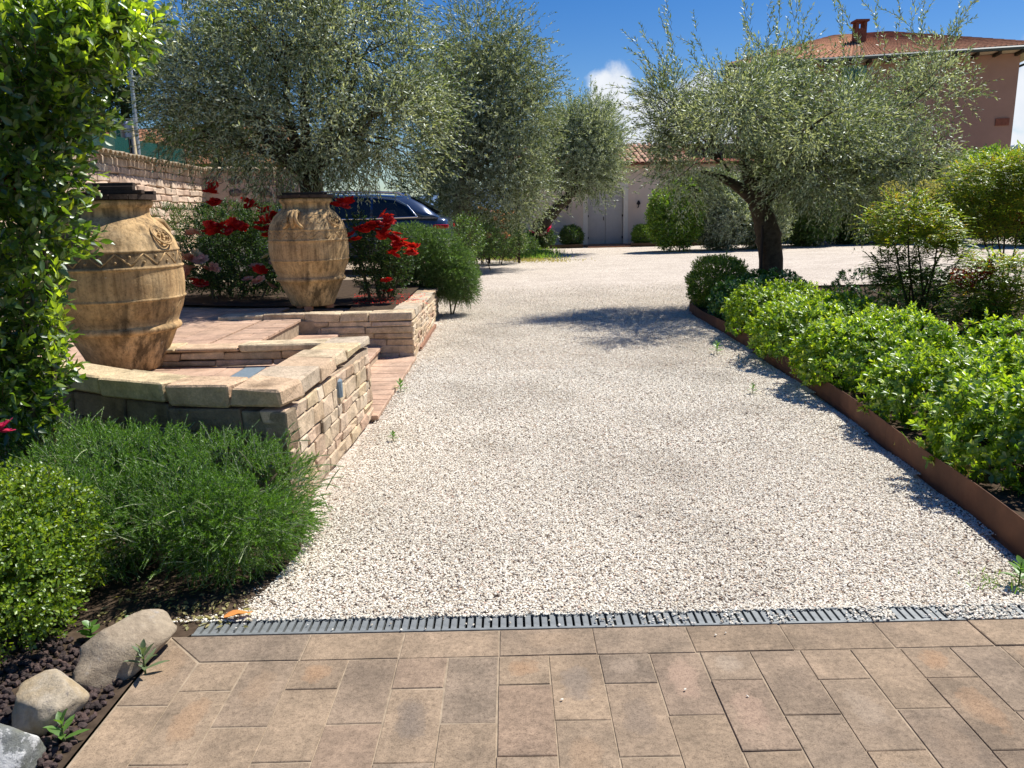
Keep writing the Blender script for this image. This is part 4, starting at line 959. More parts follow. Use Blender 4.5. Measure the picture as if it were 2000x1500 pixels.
MB().tube([(0,0,0),(0,0,a.z-TZ+.2)], .03, 6).build('post', M['greypole'], cl_)
# neighbour house glimpsed behind the olive
nb0 = at(330, 270, 42); nh = thing('neighbour_house', 'ochre house with terracotta roof glimpsed through the olive crown', 'building', (nb0.x, 42, 0))
MB().box((-7,0,-.2),(4.5,8,4.4)).build('wall', M['farhouse'], nh)
MB().add([(-7.6,-.7,4.35),(5.1,-.7,4.35),(5.1,4,6.6),(-7.6,4,6.6),(5.1,8.7,4.35),(-7.6,8.7,4.35)], [(0,1,2,3),(3,2,4,5),(0,3,5),(1,4,2),(5,4,1,0)]).build('roof', M['houseroof'], nh)
for u in (-4.5,-1,2.5): MB().box((u-.5,-.04,1.6),(u+.5,.06,3.1)).build('window', M['black'], nh)

# ------------------------------------------------------------------ estate car parked behind the roses
car = thing('estate_car', 'dark blue estate car with chrome window trim parked behind the roses', 'car', (-1.17, 16.5, TZ)); car.scale = (1.04,1.04,1.05)
def sec(x, lo, belt, w): return [(x,0,lo),(x,-w*.86,lo),(x,-w*.97,lo+.12),(x,-w,.55),(x,-w*.99,.78),(x,-w*.93,belt-.02),(x,-w*.80,belt+.01),(x,0,belt+.03)]
secs = [sec(0,.52,.93,.72), sec(-.05,.36,.99,.84), sec(-.25,.26,1.02,.90), sec(-.9,.20,1.02,.93), sec(-2.2,.19,1.0,.935), sec(-3.2,.19,.985,.93), sec(-3.7,.20,.97,.925), sec(-4.3,.22,.90,.90), sec(-4.72,.26,.78,.83), sec(-4.9,.36,.66,.70)]
def loft(secs):
    full = [s + [(x,-y,z) for x,y,z in s[-2:0:-1]] for s in secs]; n = len(full[0]); V = [p for s in full for p in s]; Fc = []
    for i in range(len(full)-1):
        for k in range(n): Fc.append((i*n+k, (i+1)*n+k, (i+1)*n+(k+1)%n, i*n+(k+1)%n))
    Fc += [tuple(range(n)), tuple((len(full)-1)*n+k for k in range(n-1,-1,-1))]; return MB().add(V, Fc)
body = loft(secs).build('body', M['carpaint'], car, True); sb_ = body.modifiers.new('sub','SUBSURF'); sb_.levels = sb_.render_levels = 2
GH = [(-.20,1.05,.72),(-.50,1.26,.66),(-.78,1.405,.615),(-1.5,1.455,.63),(-2.3,1.46,.63),(-2.85,1.425,.61),(-3.3,1.20,.67),(-3.68,1.0,.76)]
def gh(x):
    for (x0,z0,w0),(x1,z1,w1) in zip(GH, GH[1:]):
        if x1 <= x <= x0: t = (x-x0)/(x1-x0); return z0+(z1-z0)*t, w0+(w1-w0)*t
def side(x, f, out=0):                                           # point on the glasshouse flank, f = 0 belt .. 1 roof
    z, w = gh(x); return Vector((x, -(.872+(w-.872)*f) - out, .99+(z-.99)*f))
cab = loft([[(x,0,.96),(x,-.872,.99),(x,-(.872+w)/2,(.99+z)/2),(x,-w,z-.03),(x,-w*.8,z),(x,0,z+.012)] for x, z, w in GH]).build('cabin', M['carpaint'], car, True)
for s in (1,-1):
    for poly in ([(-.62,.12),(-.80,.55),(-1.02,.80),(-1.42,.86),(-1.42,.07)], [(-1.47,.07),(-1.47,.86),(-2.0,.87),(-2.42,.87),(-2.42,.07)], [(-2.48,.07),(-2.48,.87),(-2.8,.84),(-3.15,.66),(-3.42,.20),(-3.42,.07)]):
        V = [side(x, f, .006) for x, f in poly]; V = [Vector((v.x, v.y*s, v.z)) for v in V]
        V2 = [Vector((v.x, v.y - .012*s*-1, v.z)) for v in V]; n = len(V)
        MB().add(V + V2, [tuple(range(n)), tuple(range(2*n-1,n-1,-1))] + [(i,(i+1)%n,n+(i+1)%n,n+i) for i in range(n)]).build('side_window', M['carglass'], car)
    out_ = [(-.58,.10),(-.78,.60),(-1.0,.86),(-1.45,.93),(-2.0,.94),(-2.45,.94),(-2.82,.90),(-3.2,.68),(-3.48,.10),(-2.5,.03),(-1.5,.03),(-.58,.10)]
    MB().tube([Vector((side(x,f,.012).x, side(x,f,.012).y*s, side(x,f,.012).z)) for x,f in out_], .011, 5).build('window_trim', M['chrome'], car)
    MB().tube([(-.85,-.56*s,1.41),(-.95,-.57*s,1.475),(-1.6,-.585*s,1.51),(-2.4,-.585*s,1.51),(-2.72,-.57*s,1.475),(-2.8,-.56*s,1.43)], .016, 6).build('roof_rail', M['chrome'], car)
    t = MB().box((-.30,-.855*s-.02,.80),(-.005,-.855*s+.10,.875)).build('tail_light', M['taillight'], car); bevel_obj(t, .02)
    MB().box((-1.18,-.945*s-.012,.80),(-1.0,-.945*s+.012,.83)).build('door_handle', M['chrome'], car)
    MB().tube([(-3.25,-.86*s,1.02),(-3.27,-1.0*s,1.05),(-3.28,-1.07*s,1.06)], [.03,.08,.06], 8).build('mirror', M['carpaint'], car, True)
    for x in (-.95,-3.9):
        w = MB().tube([(x,-.955*s,.33),(x,-.72*s,.33)], .335, 24).build('wheel', M['black'], car)
        MB().tube([(x,-.962*s,.33),(x,-.94*s,.33)], .235, 20).build('rim', M['alloy'], w)
MB().add([(-.17,-.60,1.10),(-.17,.60,1.10),(-.70,.53,1.395),(-.70,-.53,1.395),(-.20,-.60,1.08),(-.20,.60,1.08),(-.73,.53,1.375),(-.73,-.53,1.375)], [(0,1,2,3),(7,6,5,4),(0,4,5,1),(1,5,6,2),(2,6,7,3),(3,7,4,0)]).build('rear_window', M['carglass'], car)
MB().add([(-3.66,-.68,1.03),(-3.66,.68,1.03),(-2.92,.55,1.425),(-2.92,-.55,1.425),(-3.63,-.68,1.0),(-3.63,.68,1.0),(-2.9,.55,1.40),(-2.9,-.55,1.40)], [(3,2,1,0),(4,5,6,7),(0,1,5,4),(1,2,6,5),(2,3,7,6),(3,0,4,7)]).build('windscreen', M['carglass'], car)

# ------------------------------------------------------------------ plants
def bloom_mesh(m, R=.05, layers=4):
    mb = MB()
    for l in range(layers):
        n = 4 + l; a0 = l*.7; op = .25 + .30*l; r = R*(.35+.22*l)
        for k in range(n):
            a = a0 + 2*math.pi*k/n + random.uniform(-.15,.15); d = Vector((math.cos(a), math.sin(a), 0)); t = Vector((-math.sin(a), math.cos(a), 0)); w = r*.75
            up = Vector((0,0,1)); s, c = math.sin(op), math.cos(op)
            b = Vector((0,0,-R*.3)); m1 = b + (d*s+up*c)*r*1.0; tp = b + (d*s*1.25+up*c)*r*1.55; cu = up*-.12*r
            mb.add([b-t*w*.2, b+t*w*.2, m1+t*w+cu, m1, m1-t*w+cu, tp+t*w*.6+cu, tp+d*.1*r, tp-t*w*.6+cu], [(0,1,2,3),(0,3,4),(3,2,5,6),(4,3,6,7)])
    me = mb.mesh(True); me.materials.append(m); return me
BL = {k: [bloom_mesh(M[k], .05) for _ in range(3)] for k in ('red','pink','magenta','cream_p')}
def blooms(root, O, lst, Y, kind, sc=1.0, jit=.12, name='rose_bloom'):
    for px, py in lst:
        p = at(px, py, Y + random.uniform(-jit, jit)) - Vector(O)
        link(name, random.choice(BL[kind]), None, root, p, (random.uniform(-.2,.9), random.uniform(-.5,.5), random.uniform(0,6)), (sc*random.uniform(.85,1.2),)*3)
def spread_b(lst, n, sp=6): return [(x+random.uniform(-sp,sp), y+random.uniform(-sp,sp)) for x, y in lst for _ in range(n)]

# foreground rosemary mound
rx = [(-1.42,3.58,.26,.47,.46,.36), (-1.95,3.72,.28,.52,.45,.36), (-1.20,3.62,.23,.26,.44,.30), (-2.35,3.95,.26,.45,.40,.34), (-1.62,3.34,.24,.44,.32,.30), (-1.32,3.36,.22,.32,.30,.27), (-1.95,3.38,.24,.35,.3,.3)]
def rose_holes(P): return (np.sin(P[:,0]*9.1+P[:,2]*5)+np.sin(P[:,1]*8.3-P[:,0]*6)+np.sin(P[:,2]*11+P[:,1]*7)) > -1.55
def rose_keep(P): return (P[:,1] < 4.08 + .45*np.maximum(0, -P[:,0]-1.5)) | (P[:,2] > .85)
r = shrub('rosemary_bush', 'mounded green rosemary bush spilling forward from the nearer stone wall', 'rosemary', rx, 6800, .022, .0050, 22, M['rosemary'], .105, .8, T1, .35, .12, shell=.9, stem='palestem', srad=.0011, zmin=.02, base=0, keep=lambda P: rose_keep(P) & rose_holes(P))
lv, st = Leaves(), Leaves()                                       # a few long pale arching shoots
P, nr, k, d = in_ell(rx, 520, 1.0); ok = (P[:,2] > .15) & rose_keep(P); P, nr = P[ok], nr[ok]
O = np.array(r.location); D = nrm(nr + np.array([0,0,.35]) + rng.normal(0,.45,P.shape)); L = rng.uniform(.08,.17,len(P))
sprigs(lv, st, P-O-D*.03, D, L, 24, .8, .016, .003, T1, .22, srad=.0028)
link('long_shoots', st.mesh('long_shoots', M['palestem']), None, r)['kind'] = 'stuff'; link('shoot_leaves', lv.mesh('shoot_leaves', M['rosemary']), None, r)['kind'] = 'stuff'
# small-leaved box bush
shrub('box_bush', 'dense small-leaved bright green box bush beside the boulders', 'bush', [(-2.27,2.90,.31,.50,.44,.36), (-2.0,2.78,.24,.31,.33,.28), (-2.5,2.75,.33,.5,.4,.38), (-2.08,3.02,.32,.38,.32,.32)], 7500, .021, .0125, 8, M['box'], .075, .85, T4, .4, .03, shell=.9, zmin=.015, base=0, srad=.001)
# tall glossy shrub at the left edge
tall = [ep(60,120,4.0,120,120,.42), ep(150,60,4.15,110,80,.4), ep(230,40,4.3,70,50,.3), ep(50,300,4.0,110,120,.4), ep(60,450,4.0,90,110,.35), ep(20,600,3.95,80,110,.35), ep(20,740,3.95,85,90,.35), ep(0,860,3.9,70,70,.3), ep(70,700,4.0,50,80,.3), ep(60,790,3.95,40,50,.25), ep(110,210,4.1,90,80,.35), ep(-60,200,4.0,90,200,.5), ep(-60,550,4.0,80,200,.5)]
def tall_extra(root, O):
    for i in range(5):
        b0 = Vector((-.25+.07*i, random.uniform(-.08,.08), -.03)); e = tall[(0,3,4,8,9)[i]]; MB().tube(limb_path(b0, Vector(e[:3])-Vector(O), 8, .06), [.018-.0016*j for j in range(9)], 6).build('stem', M['stem'], root)
    lv, st = Leaves(), Leaves(); tips = []
    for px, py in [(200,30),(235,60),(270,20),(290,45),(170,15),(120,20),(150,90),(190,110),(110,60),(60,15),(80,70),(125,575),(105,600),(95,640),(120,625),(100,680),(60,650),(130,240),(110,250),(40,170),(160,140),(20,60),(240,20),(95,20),(150,20),(300,25),(30,30),(70,110),(100,150),(180,60),(210,90),(140,180),(20,240),(90,300),(40,340),(120,330),(70,420),(30,480),(260,70),(225,110),(50,560),(110,700),(15,120),(130,120),(95,190)]:
        p = at(px, py, 3.85 + random.uniform(-.1,.25)); tips += [p]*2
    B = np.array([tuple(p) for p in tips]) - np.array(O) + rng.normal(0,.03,(len(tips),3)); D = nrm(np.array([.35,-.15,.8]) + rng.normal(0,.4,B.shape)); L = rng.uniform(.10,.2,len(B))
    sprigs(lv, st, B-D*L[:,None]*.5, D, L, 9, .8, .062, .026, TL, .05, srad=.0018)
    link('new_shoots', lv.mesh('new_shoots', M['shoot']), None, root)['kind'] = 'stuff'; link('shoot_stems', st.mesh('shoot_stems', M['greenstem']), None, root)['kind'] = 'stuff'
    blooms(root, O, [(8,355),(14,372),(4,366)], 3.9, 'red', .75, .05, 'red_bloom'); blooms(root, O, [(3,832),(8,842)], 3.6, 'magenta', .6, .03, 'pink_bloom')
shrub('tall_shrub', 'tall glossy-leaved shrub with yellow-green new shoots before the nearer jar', 'shrub', tall, 1350, .076, .030, 9, M['laurel'], .19, .85, TL, .45, .12, shell=.6, extra=tall_extra, base=0, stems=0, srad=.002)

# mounds of glossy shrubs along the edging
PG = 'glossy mounded shrubs along the steel edging'
mounds = [
 ('bright glossy mounded shrub leaning over the bare earth by the edging', [(2.96,4.30,0.29,0.57,0.58,0.32),(3.36,4.0,0.33,0.55,0.58,0.34)], 620),
 ('spreading glossy shrub with grass growing through its middle', [(3.16,5.45,0.27,0.63,0.64,0.30),(3.66,5.3,0.31,0.55,0.64,0.34)], 660),
 ('bright yellow-green mounded shrub with pale tips at the edging bend', [(3.01,6.75,0.29,0.53,0.67,0.32),(3.41,6.9,0.33,0.49,0.64,0.35)], 620),
 ('rounded glossy shrub spreading over the middle steel strip', [(3.03,8.15,0.29,0.50,0.73,0.35),(3.46,8.35,0.33,0.46,0.70,0.37)], 560),
 ('bright mounded shrub next to the darker clipped ball', [(3.11,9.6,0.29,0.46,0.73,0.35),(3.56,9.9,0.31,0.46,0.70,0.35)], 520),
 ('dark green mounded shrub at the foot of the big olive', [(3.26,11.0,0.29,0.46,0.64,0.35),(3.81,11.5,0.33,0.55,0.70,0.38)], 480),
 ('wide glossy shrub behind the front row below the tall nandina', [(4.36,6.5,0.29,0.60,0.70,0.34),(5.01,6.1,0.31,0.65,0.70,0.34)], 560),
 ('glossy shrub at the outer end of the bed among grass', [(4.21,4.9,0.29,0.60,0.58,0.35),(4.81,4.8,0.31,0.65,0.58,0.37)], 520)]
def new_growth(root, O, ells):
    lv, st = Leaves(), Leaves(); P, nr, k, d = in_ell(ells, 420, 1.0); ok = (d[:,2] > .25) & (rng.random(len(P)) < .8); P, nr = P[ok], nr[ok]
    D = nrm(nr + np.array([0,0,.8]) + rng.normal(0,.3,P.shape)); L = rng.uniform(.05,.11,len(P))
    sprigs(lv, st, P-np.array(O)-D*.01, D, L, 8, .75, .040, .016, T4, .02, whorl=True, srad=.0016)
    link('new_growth', lv.mesh('new_growth', M['shoot']), None, root)['kind'] = 'stuff'; link('new_stems', st.mesh('new_stems', M['greenstem']), None, root)['kind'] = 'stuff'
for i, (lab, ells, n_) in enumerate(mounds):
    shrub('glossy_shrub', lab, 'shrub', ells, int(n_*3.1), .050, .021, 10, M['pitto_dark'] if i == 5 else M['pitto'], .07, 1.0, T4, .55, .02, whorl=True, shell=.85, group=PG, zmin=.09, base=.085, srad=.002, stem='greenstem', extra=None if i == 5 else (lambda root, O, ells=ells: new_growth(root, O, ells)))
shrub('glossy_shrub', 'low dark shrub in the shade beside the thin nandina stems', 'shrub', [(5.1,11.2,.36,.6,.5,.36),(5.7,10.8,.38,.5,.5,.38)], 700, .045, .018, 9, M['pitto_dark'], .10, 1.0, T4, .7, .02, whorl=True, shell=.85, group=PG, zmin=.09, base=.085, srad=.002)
shrub('clipped_ball', 'clipped round dark green ball bush at the bend of the edging', 'bush', [(3.25,12.25,.46,.50,.52,.46)], 4600, .028, .015, 7, M['box'], .06, .9, T4, .3, .02, shell=.7, base=.085, srad=.001)

# nandinas
def nandina(label, base, tiers, n, ll=.052, lw=.017, extra=None):
    n *= 1.7
    O = Vector(base); root = thing('nandina_shrub', label, 'shrub', base, 0, 'nandinas in the shrub bed')
    for ei, (ells, mt, cnt) in enumerate(tiers):
        lv, st = Leaves(), Leaves(); P, nr, k, d = in_ell(ells, int(n*cnt), .45)
        D = nrm(nr*np.array([1,1,.25]) + np.array([0,0,.22]) + rng.normal(0,.28,P.shape)); L = rng.uniform(.13,.26,len(P))
        sprigs(lv, st, P-np.array(O)-D*L[:,None]*.6, D, L, 12, .95, ll, lw, TL, .22, srad=.0014, flat=True)
        link('foliage', lv.mesh('foliage', M[mt]), None, root)['kind'] = 'stuff'; link('leaf_stalks', st.mesh('leaf_stalks', M['stem']), None, root)['kind'] = 'stuff'
    for ells, mt, cnt in tiers:
        for e in ells:
            b = Vector((random.uniform(-.12,.12), random.uniform(-.12,.12), -.05)); MB().tube(limb_path(b, Vector(e[:3])-O, 6, .03), [.014,.013,.012,.011,.01,.008,.006], 6).build('cane', M['bark'], root)
    if extra: extra(root, O)
    return root
YA = 8.6
def nanA(root, O): 
    lv = Leaves(); P, nr, k, d = in_ell([ep(1745,372,YA,26,20), ep(1812,368,YA,24,18)], 700, .3); lv.add(P-np.array(O), rdir(len(P)), rdir(len(P)), np.full(len(P), .02), np.full(len(P), .012), T2)
    link('dry_flower_heads', lv.mesh('dry_flower_heads', M['drygrass']), None, root)['kind'] = 'stuff'
bA = at(1795, 640, YA); bA.z = .085
nandina('nandina with yellow-green tiers over a dark bushy base, dry flower heads on top', bA,
        [([ep(1775,410,YA,75,42), ep(1740,440,YA,65,35), ep(1830,440,YA,60,45), ep(1790,455,YA,90,35)], 'nandina', .55), ([ep(1880,495,YA,45,25), ep(1850,475,YA,40,22)], 'nandina', .12), ([ep(1780,545,YA,85,65), ep(1830,580,YA,70,60), ep(1750,520,YA,60,40)], 'nandina_low', .6)], 620, extra=nanA)
YB = 9.6; bB = at(1972, 620, YB); bB.z = .085
def nanB(root, O):
    lv = Leaves(); P, nr, k, d = in_ell([ep(1990,430,YB,30,16)], 260, .3); D = nrm(rng.normal(size=P.shape)); lv.add(P-np.array(O), D, rdir(len(P)), np.full(len(P), .045), np.full(len(P), .013), TL)
    link('red_leaves', lv.mesh('red_leaves', M['berry']), None, root)['kind'] = 'stuff'
nandina('tallest nandina, broad yellow-green canopy on thin bare canes', bB, [([ep(1920,350,YB,85,45), ep(1975,330,YB,80,45), ep(2030,340,YB,70,60), ep(1900,400,YB,70,35), ep(1985,400,YB,80,40), ep(1940,440,YB,70,25)], 'nandina', 1.0)], 900, extra=nanB)
YC = 7.4; bC = at(1930, 690, YC); bC.z = .085
def nanC(root, O):
    lv = Leaves(); P, nr, k, d = in_ell([ep(1890,545,YC,34,24), ep(1925,525,YC,22,18)], 420, .3); D = nrm(rng.normal(size=P.shape)); lv.add(P-np.array(O), D, rdir(len(P)), np.full(len(P), .042), np.full(len(P), .013), TL)
    link('red_leaves', lv.mesh('red_leaves', M['berry']), None, root)['kind'] = 'stuff'
nandina('lower nandina with a dark red leaf cluster and bare canes', bC, [([ep(1935,530,YC,60,40), ep(1985,540,YC,60,50), ep(1905,580,YC,50,45), ep(1970,600,YC,70,50)], 'nandina', .75), ([ep(1920,620,YC,60,35)], 'nandina_low', .2)], 560, extra=nanC)

# grass among the shrubs and at the gravel edge
def grass(name, label, spots, n, h, m, group=None, cat=None, sp=.12, kind='stuff', w=.005):
    P = []
    for x, y, z in spots: P.append(np.array([x,y,z]) + rng.normal(0,1,(n,3))*np.array([sp,sp,0]))
    P = np.concatenate(P); lv = Leaves(); cur = P.copy(); D = nrm(np.array([0,0,1.]) + rng.normal(0,.35,P.shape)); L = h*rng.uniform(.5,1.25,len(P)); lean = rng.normal(0,1,(len(P),3))*np.array([1,1,0])
    for s in range(3):
        Nn = np.cross(D, nrm(lean)+1e-3); lv.add(cur, D, np.cross(D, Nn), L/3*1.03, np.full(len(P), w*(1-.25*s)), QUAD if s < 2 else T1); cur = cur + D*(L/3)[:,None]; D = nrm(D + lean*.28 + np.array([0,0,-.22*s]))
    o = link(name, lv.mesh(name, m), None); tag(o, label, cat, group, kind); return o
grass('grass', None, [(3.9+.35*i, 5.9+.25*math.sin(i*2), .085) for i in range(7)] + [(3.0,5.0,.085),(3.0,3.6,.085),(4.6,8.2,.085),(4.2,7.6,.085),(5.2,7.4,.085),(3.9,6.4,.085)], 42, .34, M['grass'], w=.005)
grass('edge_grass', None, [(2.80,7.6,.085),(2.74,5.6,.085),(2.66,4.6,.085),(2.62,3.9,.085),(2.75,3.55,.085),(2.78,6.3,.085)], 11, .27, M['grass'], w=.0035, sp=.09)
grass('mossy_grass', None, [(2.58+.05*random.random(), 4.25+.07*i, .085) for i in range(9)], 120, .045, M['drygrass'], sp=.05, w=.003)
grass('gravel_weeds', None, [(2.15,3.05,0),(2.22,3.02,0),(2.05,3.12,0),(2.27,3.1,0)], 45, .035, M['grass'], sp=.05, w=.004)
grass('verge_grass', None, [tuple(gr(940+130*random.random(), 491+15*random.random())) for _ in range(150)], 26, .22, M['grass'], sp=.35, w=.02)
grass('verge_dry_grass', None, [tuple(gr(930+190*random.random(), 504+7*random.random())) for _ in range(60)], 16, .10, M['drygrass'], sp=.4, w=.02)

# roses
YL, YR = 11.6, 10.7
RG = 'rose bushes round the farther jar'
def roseL(root, O):
    blooms(root, O, spread_b([(408,370),(416,396),(484,386),(492,398),(412,438),(428,436),(452,440),(440,452),(516,408),(524,430),(546,430),(535,424),(520,452),(405,446),(420,448),(470,440),(500,440)], 3, 8), YL-.6, 'red', .95)
def roseR(root, O):
    blooms(root, O, spread_b([(660,394),(672,404),(676,396),(712,440),(728,436),(742,444),(704,446),(754,424),(756,440),(752,460),(770,462),(776,478),(792,484),(808,486),(800,492),(770,492),(690,464),(780,468)], 3, 7), YR-.5, 'red', .85)
    blooms(root, O, [(755,548),(757,568),(680,470)], YR-.4, 'red', .8)
def roseP(root, O):
    blooms(root, O, spread_b([(388,552),(372,505),(398,508),(366,528),(412,520),(376,455),(346,540)], 2, 7), YL-1.02, 'pink', 1.1); blooms(root, O, [(530,558),(500,520),(540,515),(484,545),(505,548)], YL-1.02, 'pink', 1.0)
    blooms(root, O, spread_b([(352,500),(385,490),(520,500),(545,528),(370,548)], 1, 8), YL-1.02, 'cream_p', 1.0); blooms(root, O, [(392,555),(384,548),(508,528)], YL-1.05, 'red', 1.0)
def rbase(px, Y): p = at(px, 560, Y); return (p.x, p.y)
shrub('rose_bush', 'tall red rose bush with blooms rising before the brick wall', 'rose bush', [ep(430,460,YL,75,70,.5), ep(510,455,YL,60,60,.5), ep(400,500,YL,60,70,.5), ep(480,520,YL,90,60,.5)], 1500, .040, .022, 7, M['roseleaf'], .14, 1.0, T4, .4, .1, shell=.6, extra=roseL, base=TZ, group=RG, zmin=TZ+.05)
shrub('rose_bush', 'red rose bush full of blooms beside the trailing rosemary', 'rose bush', [ep(735,490,YR,60,48,.42), ep(700,470,YR,40,55,.4), ep(775,510,YR,42,35,.38), ep(745,540,YR,55,40,.4)], 1000, .038, .021, 7, M['roseleaf'], .13, 1.0, T4, .5, .1, shell=.6, extra=roseR, base=TZ, group=RG, zmin=TZ+.05, stems=7)
shrub('rose_bush', 'low pink and cream rose bush at the foot of the red roses', 'rose bush', [ep(385,525,YL-.5,55,45,.4), ep(470,540,YL-.5,70,40,.4), ep(540,530,YL-.6,50,45,.35)], 1000, .036, .02, 7, M['roseleaf'], .12, 1.0, T4, .4, .1, shell=.65, extra=roseP, base=TZ, group=RG, zmin=TZ+.03)
shrub('hedge', 'clipped green hedge in front of the sunlit brick wall', 'hedge', [ep(330+i*42,440,13.4,34,44,.5) for i in range(6)], 2600, .030, .012, 8, M['hedge'], .09, .8, T2, .6, .03, shell=.9, base=TZ, zmin=TZ, stems=6)
lv = Leaves(); P = np.array([tuple(gr(px, py, TZ+.016)) for px, py in zip(rng.uniform(690,835,420), rng.uniform(573,594,420))]); lv.add(P, nrm(rng.normal(size=P.shape)*np.array([1,1,.15])), np.tile([[0,0,1.]],(len(P),1))+rng.normal(0,.2,P.shape), rng.uniform(.02,.04,len(P)), rng.uniform(.015,.025,len(P)), T2)
o = link('fallen_petals', lv.mesh('fallen_petals', M['red']), None); o['kind'] = 'stuff'
YT = 12.9
tr_e = [ep(800,485,YT,60,52,.5), ep(850,500,YT,55,60,.55), ep(885,530,YT-.1,48,58,.5), ep(905,555,YT-.2,34,38,.4), ep(840,540,YT,60,50,.5)]
shrub('rosemary_bush', 'big trailing rosemary hanging over the end of the farther wall', 'rosemary', tr_e, 5600, .044, .0085, 16, M['rosemary_far'], .17, .8, T1, .15, .22, shell=.88, base=0, zmin=.03, srad=.0015)

# olives
olive('olive_tree', 'spreading silver-green olive behind the farther jar, trunk hidden by roses', (at(612,500,10.9).x, 10.9, TZ), [((at(612,500,10.9).x,10.9,TZ),.17),(tuple(at(610,410,10.9)),.15),(tuple(at(606,345,10.9)),.13)], .085,
      [ep(430,180,10.9,110,100,.8), ep(540,100,11.0,140,110,1.0), ep(690,100,11.0,130,105,1.0), ep(560,250,10.6,150,95,1.0), ep(720,250,10.7,125,105,.9), ep(390,255,10.8,70,45,.6), ep(800,190,11.0,60,95,.6), ep(660,295,10.6,100,38,.7), ep(350,110,11.2,70,110,.6), ep(610,10,11.2,200,70,1.0)],
      270, 42, .24, .076, .0180, M['olive'], 'olive trees', .14, whips=[(tuple(at(x,y,11)), tuple(at(x+dx,y-75,11)), 3) for x, y, dx in ((790,95,10),(820,130,20),(750,60,10),(860,250,15))], nbr=60)
olive('olive_tree', 'tall dense olive with drooping branches beyond the parked car', (at(905,480,24).x, 24, 0), [((at(905,480,24).x,24,0),.34),(tuple(at(903,420,24)),.30),(tuple(at(915,330,24)),.22)], .13,
      [ep(930,90,24,60,80,1.2), ep(985,120,24,55,70,1.1), ep(920,200,24,70,90,1.3), ep(1000,230,24,62,95,1.3), ep(950,320,23.6,85,90,1.4), ep(1015,345,23.6,40,75,.9), ep(890,330,24,45,100,1.0), ep(985,385,23.4,65,45,1.1), ep(1045,190,24,22,70,.6)],
      520, 20, .34, .115, .029, M['olive_dark'], 'olive trees', .32, bark='barkpale', up=.25, droop=.16, nbr=50)
olive('olive_tree', 'leaning olive with dark bent trunk in front of the outbuilding', tuple(gr(1052,470)), [(tuple(gr(1052,470)),.30),(tuple(at(1056,440,31.5)),.27),(tuple(at(1085,410,31.5)),.24),(tuple(at(1112,385,31.5)),.18)], .11,
      [ep(1120,290,31.5,66,62,1.4), ep(1165,290,31.5,40,62,1.1), ep(1092,298,31.5,32,44,1.0), ep(1130,332,31.3,48,24,1.1), ep(1150,240,31.6,40,32,.9), ep(1175,325,31.4,26,36,.8)],
      330, 20, .36, .125, .031, M['olive_far'], 'olive trees', .34, up=.35, droop=.06, nbr=40)
bo = at(1508,520,13.4); bo.z = .08
olive('olive_tree', 'large open-crowned olive rising from the clipped shrubs at the edging bend', tuple(bo), [(tuple(bo),.25),(tuple(at(1506,480,13.4)),.20),(tuple(at(1496,440,13.4)),.19),(tuple(at(1478,395,13.4)),.16)], .125,
      [ep(1380,285,13.0,100,85,1.0), ep(1500,215,13.2,100,80,1.3), ep(1640,230,13.4,115,78,1.5), ep(1790,195,13.6,85,95,1.2), ep(1590,320,12.6,125,60,1.3), ep(1335,365,12.9,45,38,.7), ep(1740,315,13.2,105,65,1.3), ep(1305,225,13.2,42,65,.7), ep(1430,190,13.4,65,60,.9), ep(1660,380,12.9,60,32,.8), ep(1430,205,11.7,75,50,1.0), ep(1590,240,11.6,80,42,1.0), ep(1520,140,13.4,45,30,.7), ep(1835,120,13.6,35,35,.6)],
      250, 42, .26, .084, .0200, M['olive'], 'olive trees', .15,
      whips=[(tuple(at(x,y,13.4)), tuple(at(x2,y2,13.4)), m_) for x,y,x2,y2,m_ in ((1310,170,1235,80,3),(1325,160,1300,40,3),(1400,180,1385,70,2),(1490,130,1470,5,4),(1540,110,1550,-10,4),(1590,110,1600,30,2),(1655,110,1640,5,3),(1735,100,1730,0,3),(1800,90,1790,-5,4),(1850,80,1885,0,4),(1290,250,1225,200,2),(1880,200,1900,120,2))],
      limbs=[ep(1370,335,13.1,10,10), ep(1420,250,13.3,10,10), ep(1690,280,13.4,10,10), ep(1560,220,13.4,10,10), ep(1600,330,13.0,10,10)], nbr=70)
sk = at(1487,500,13.2); stk = thing('tree_stake', 'thin dark stake leaning against the big olive trunk', 'stake', (sk.x, 13.2, .08)); MB().tube([(0,0,-.1),(at(1491,440,13.2).x-sk.x,0.03,at(1491,440,13.2).z-.08)], .025, 6).build('post', M['iron'], stk)

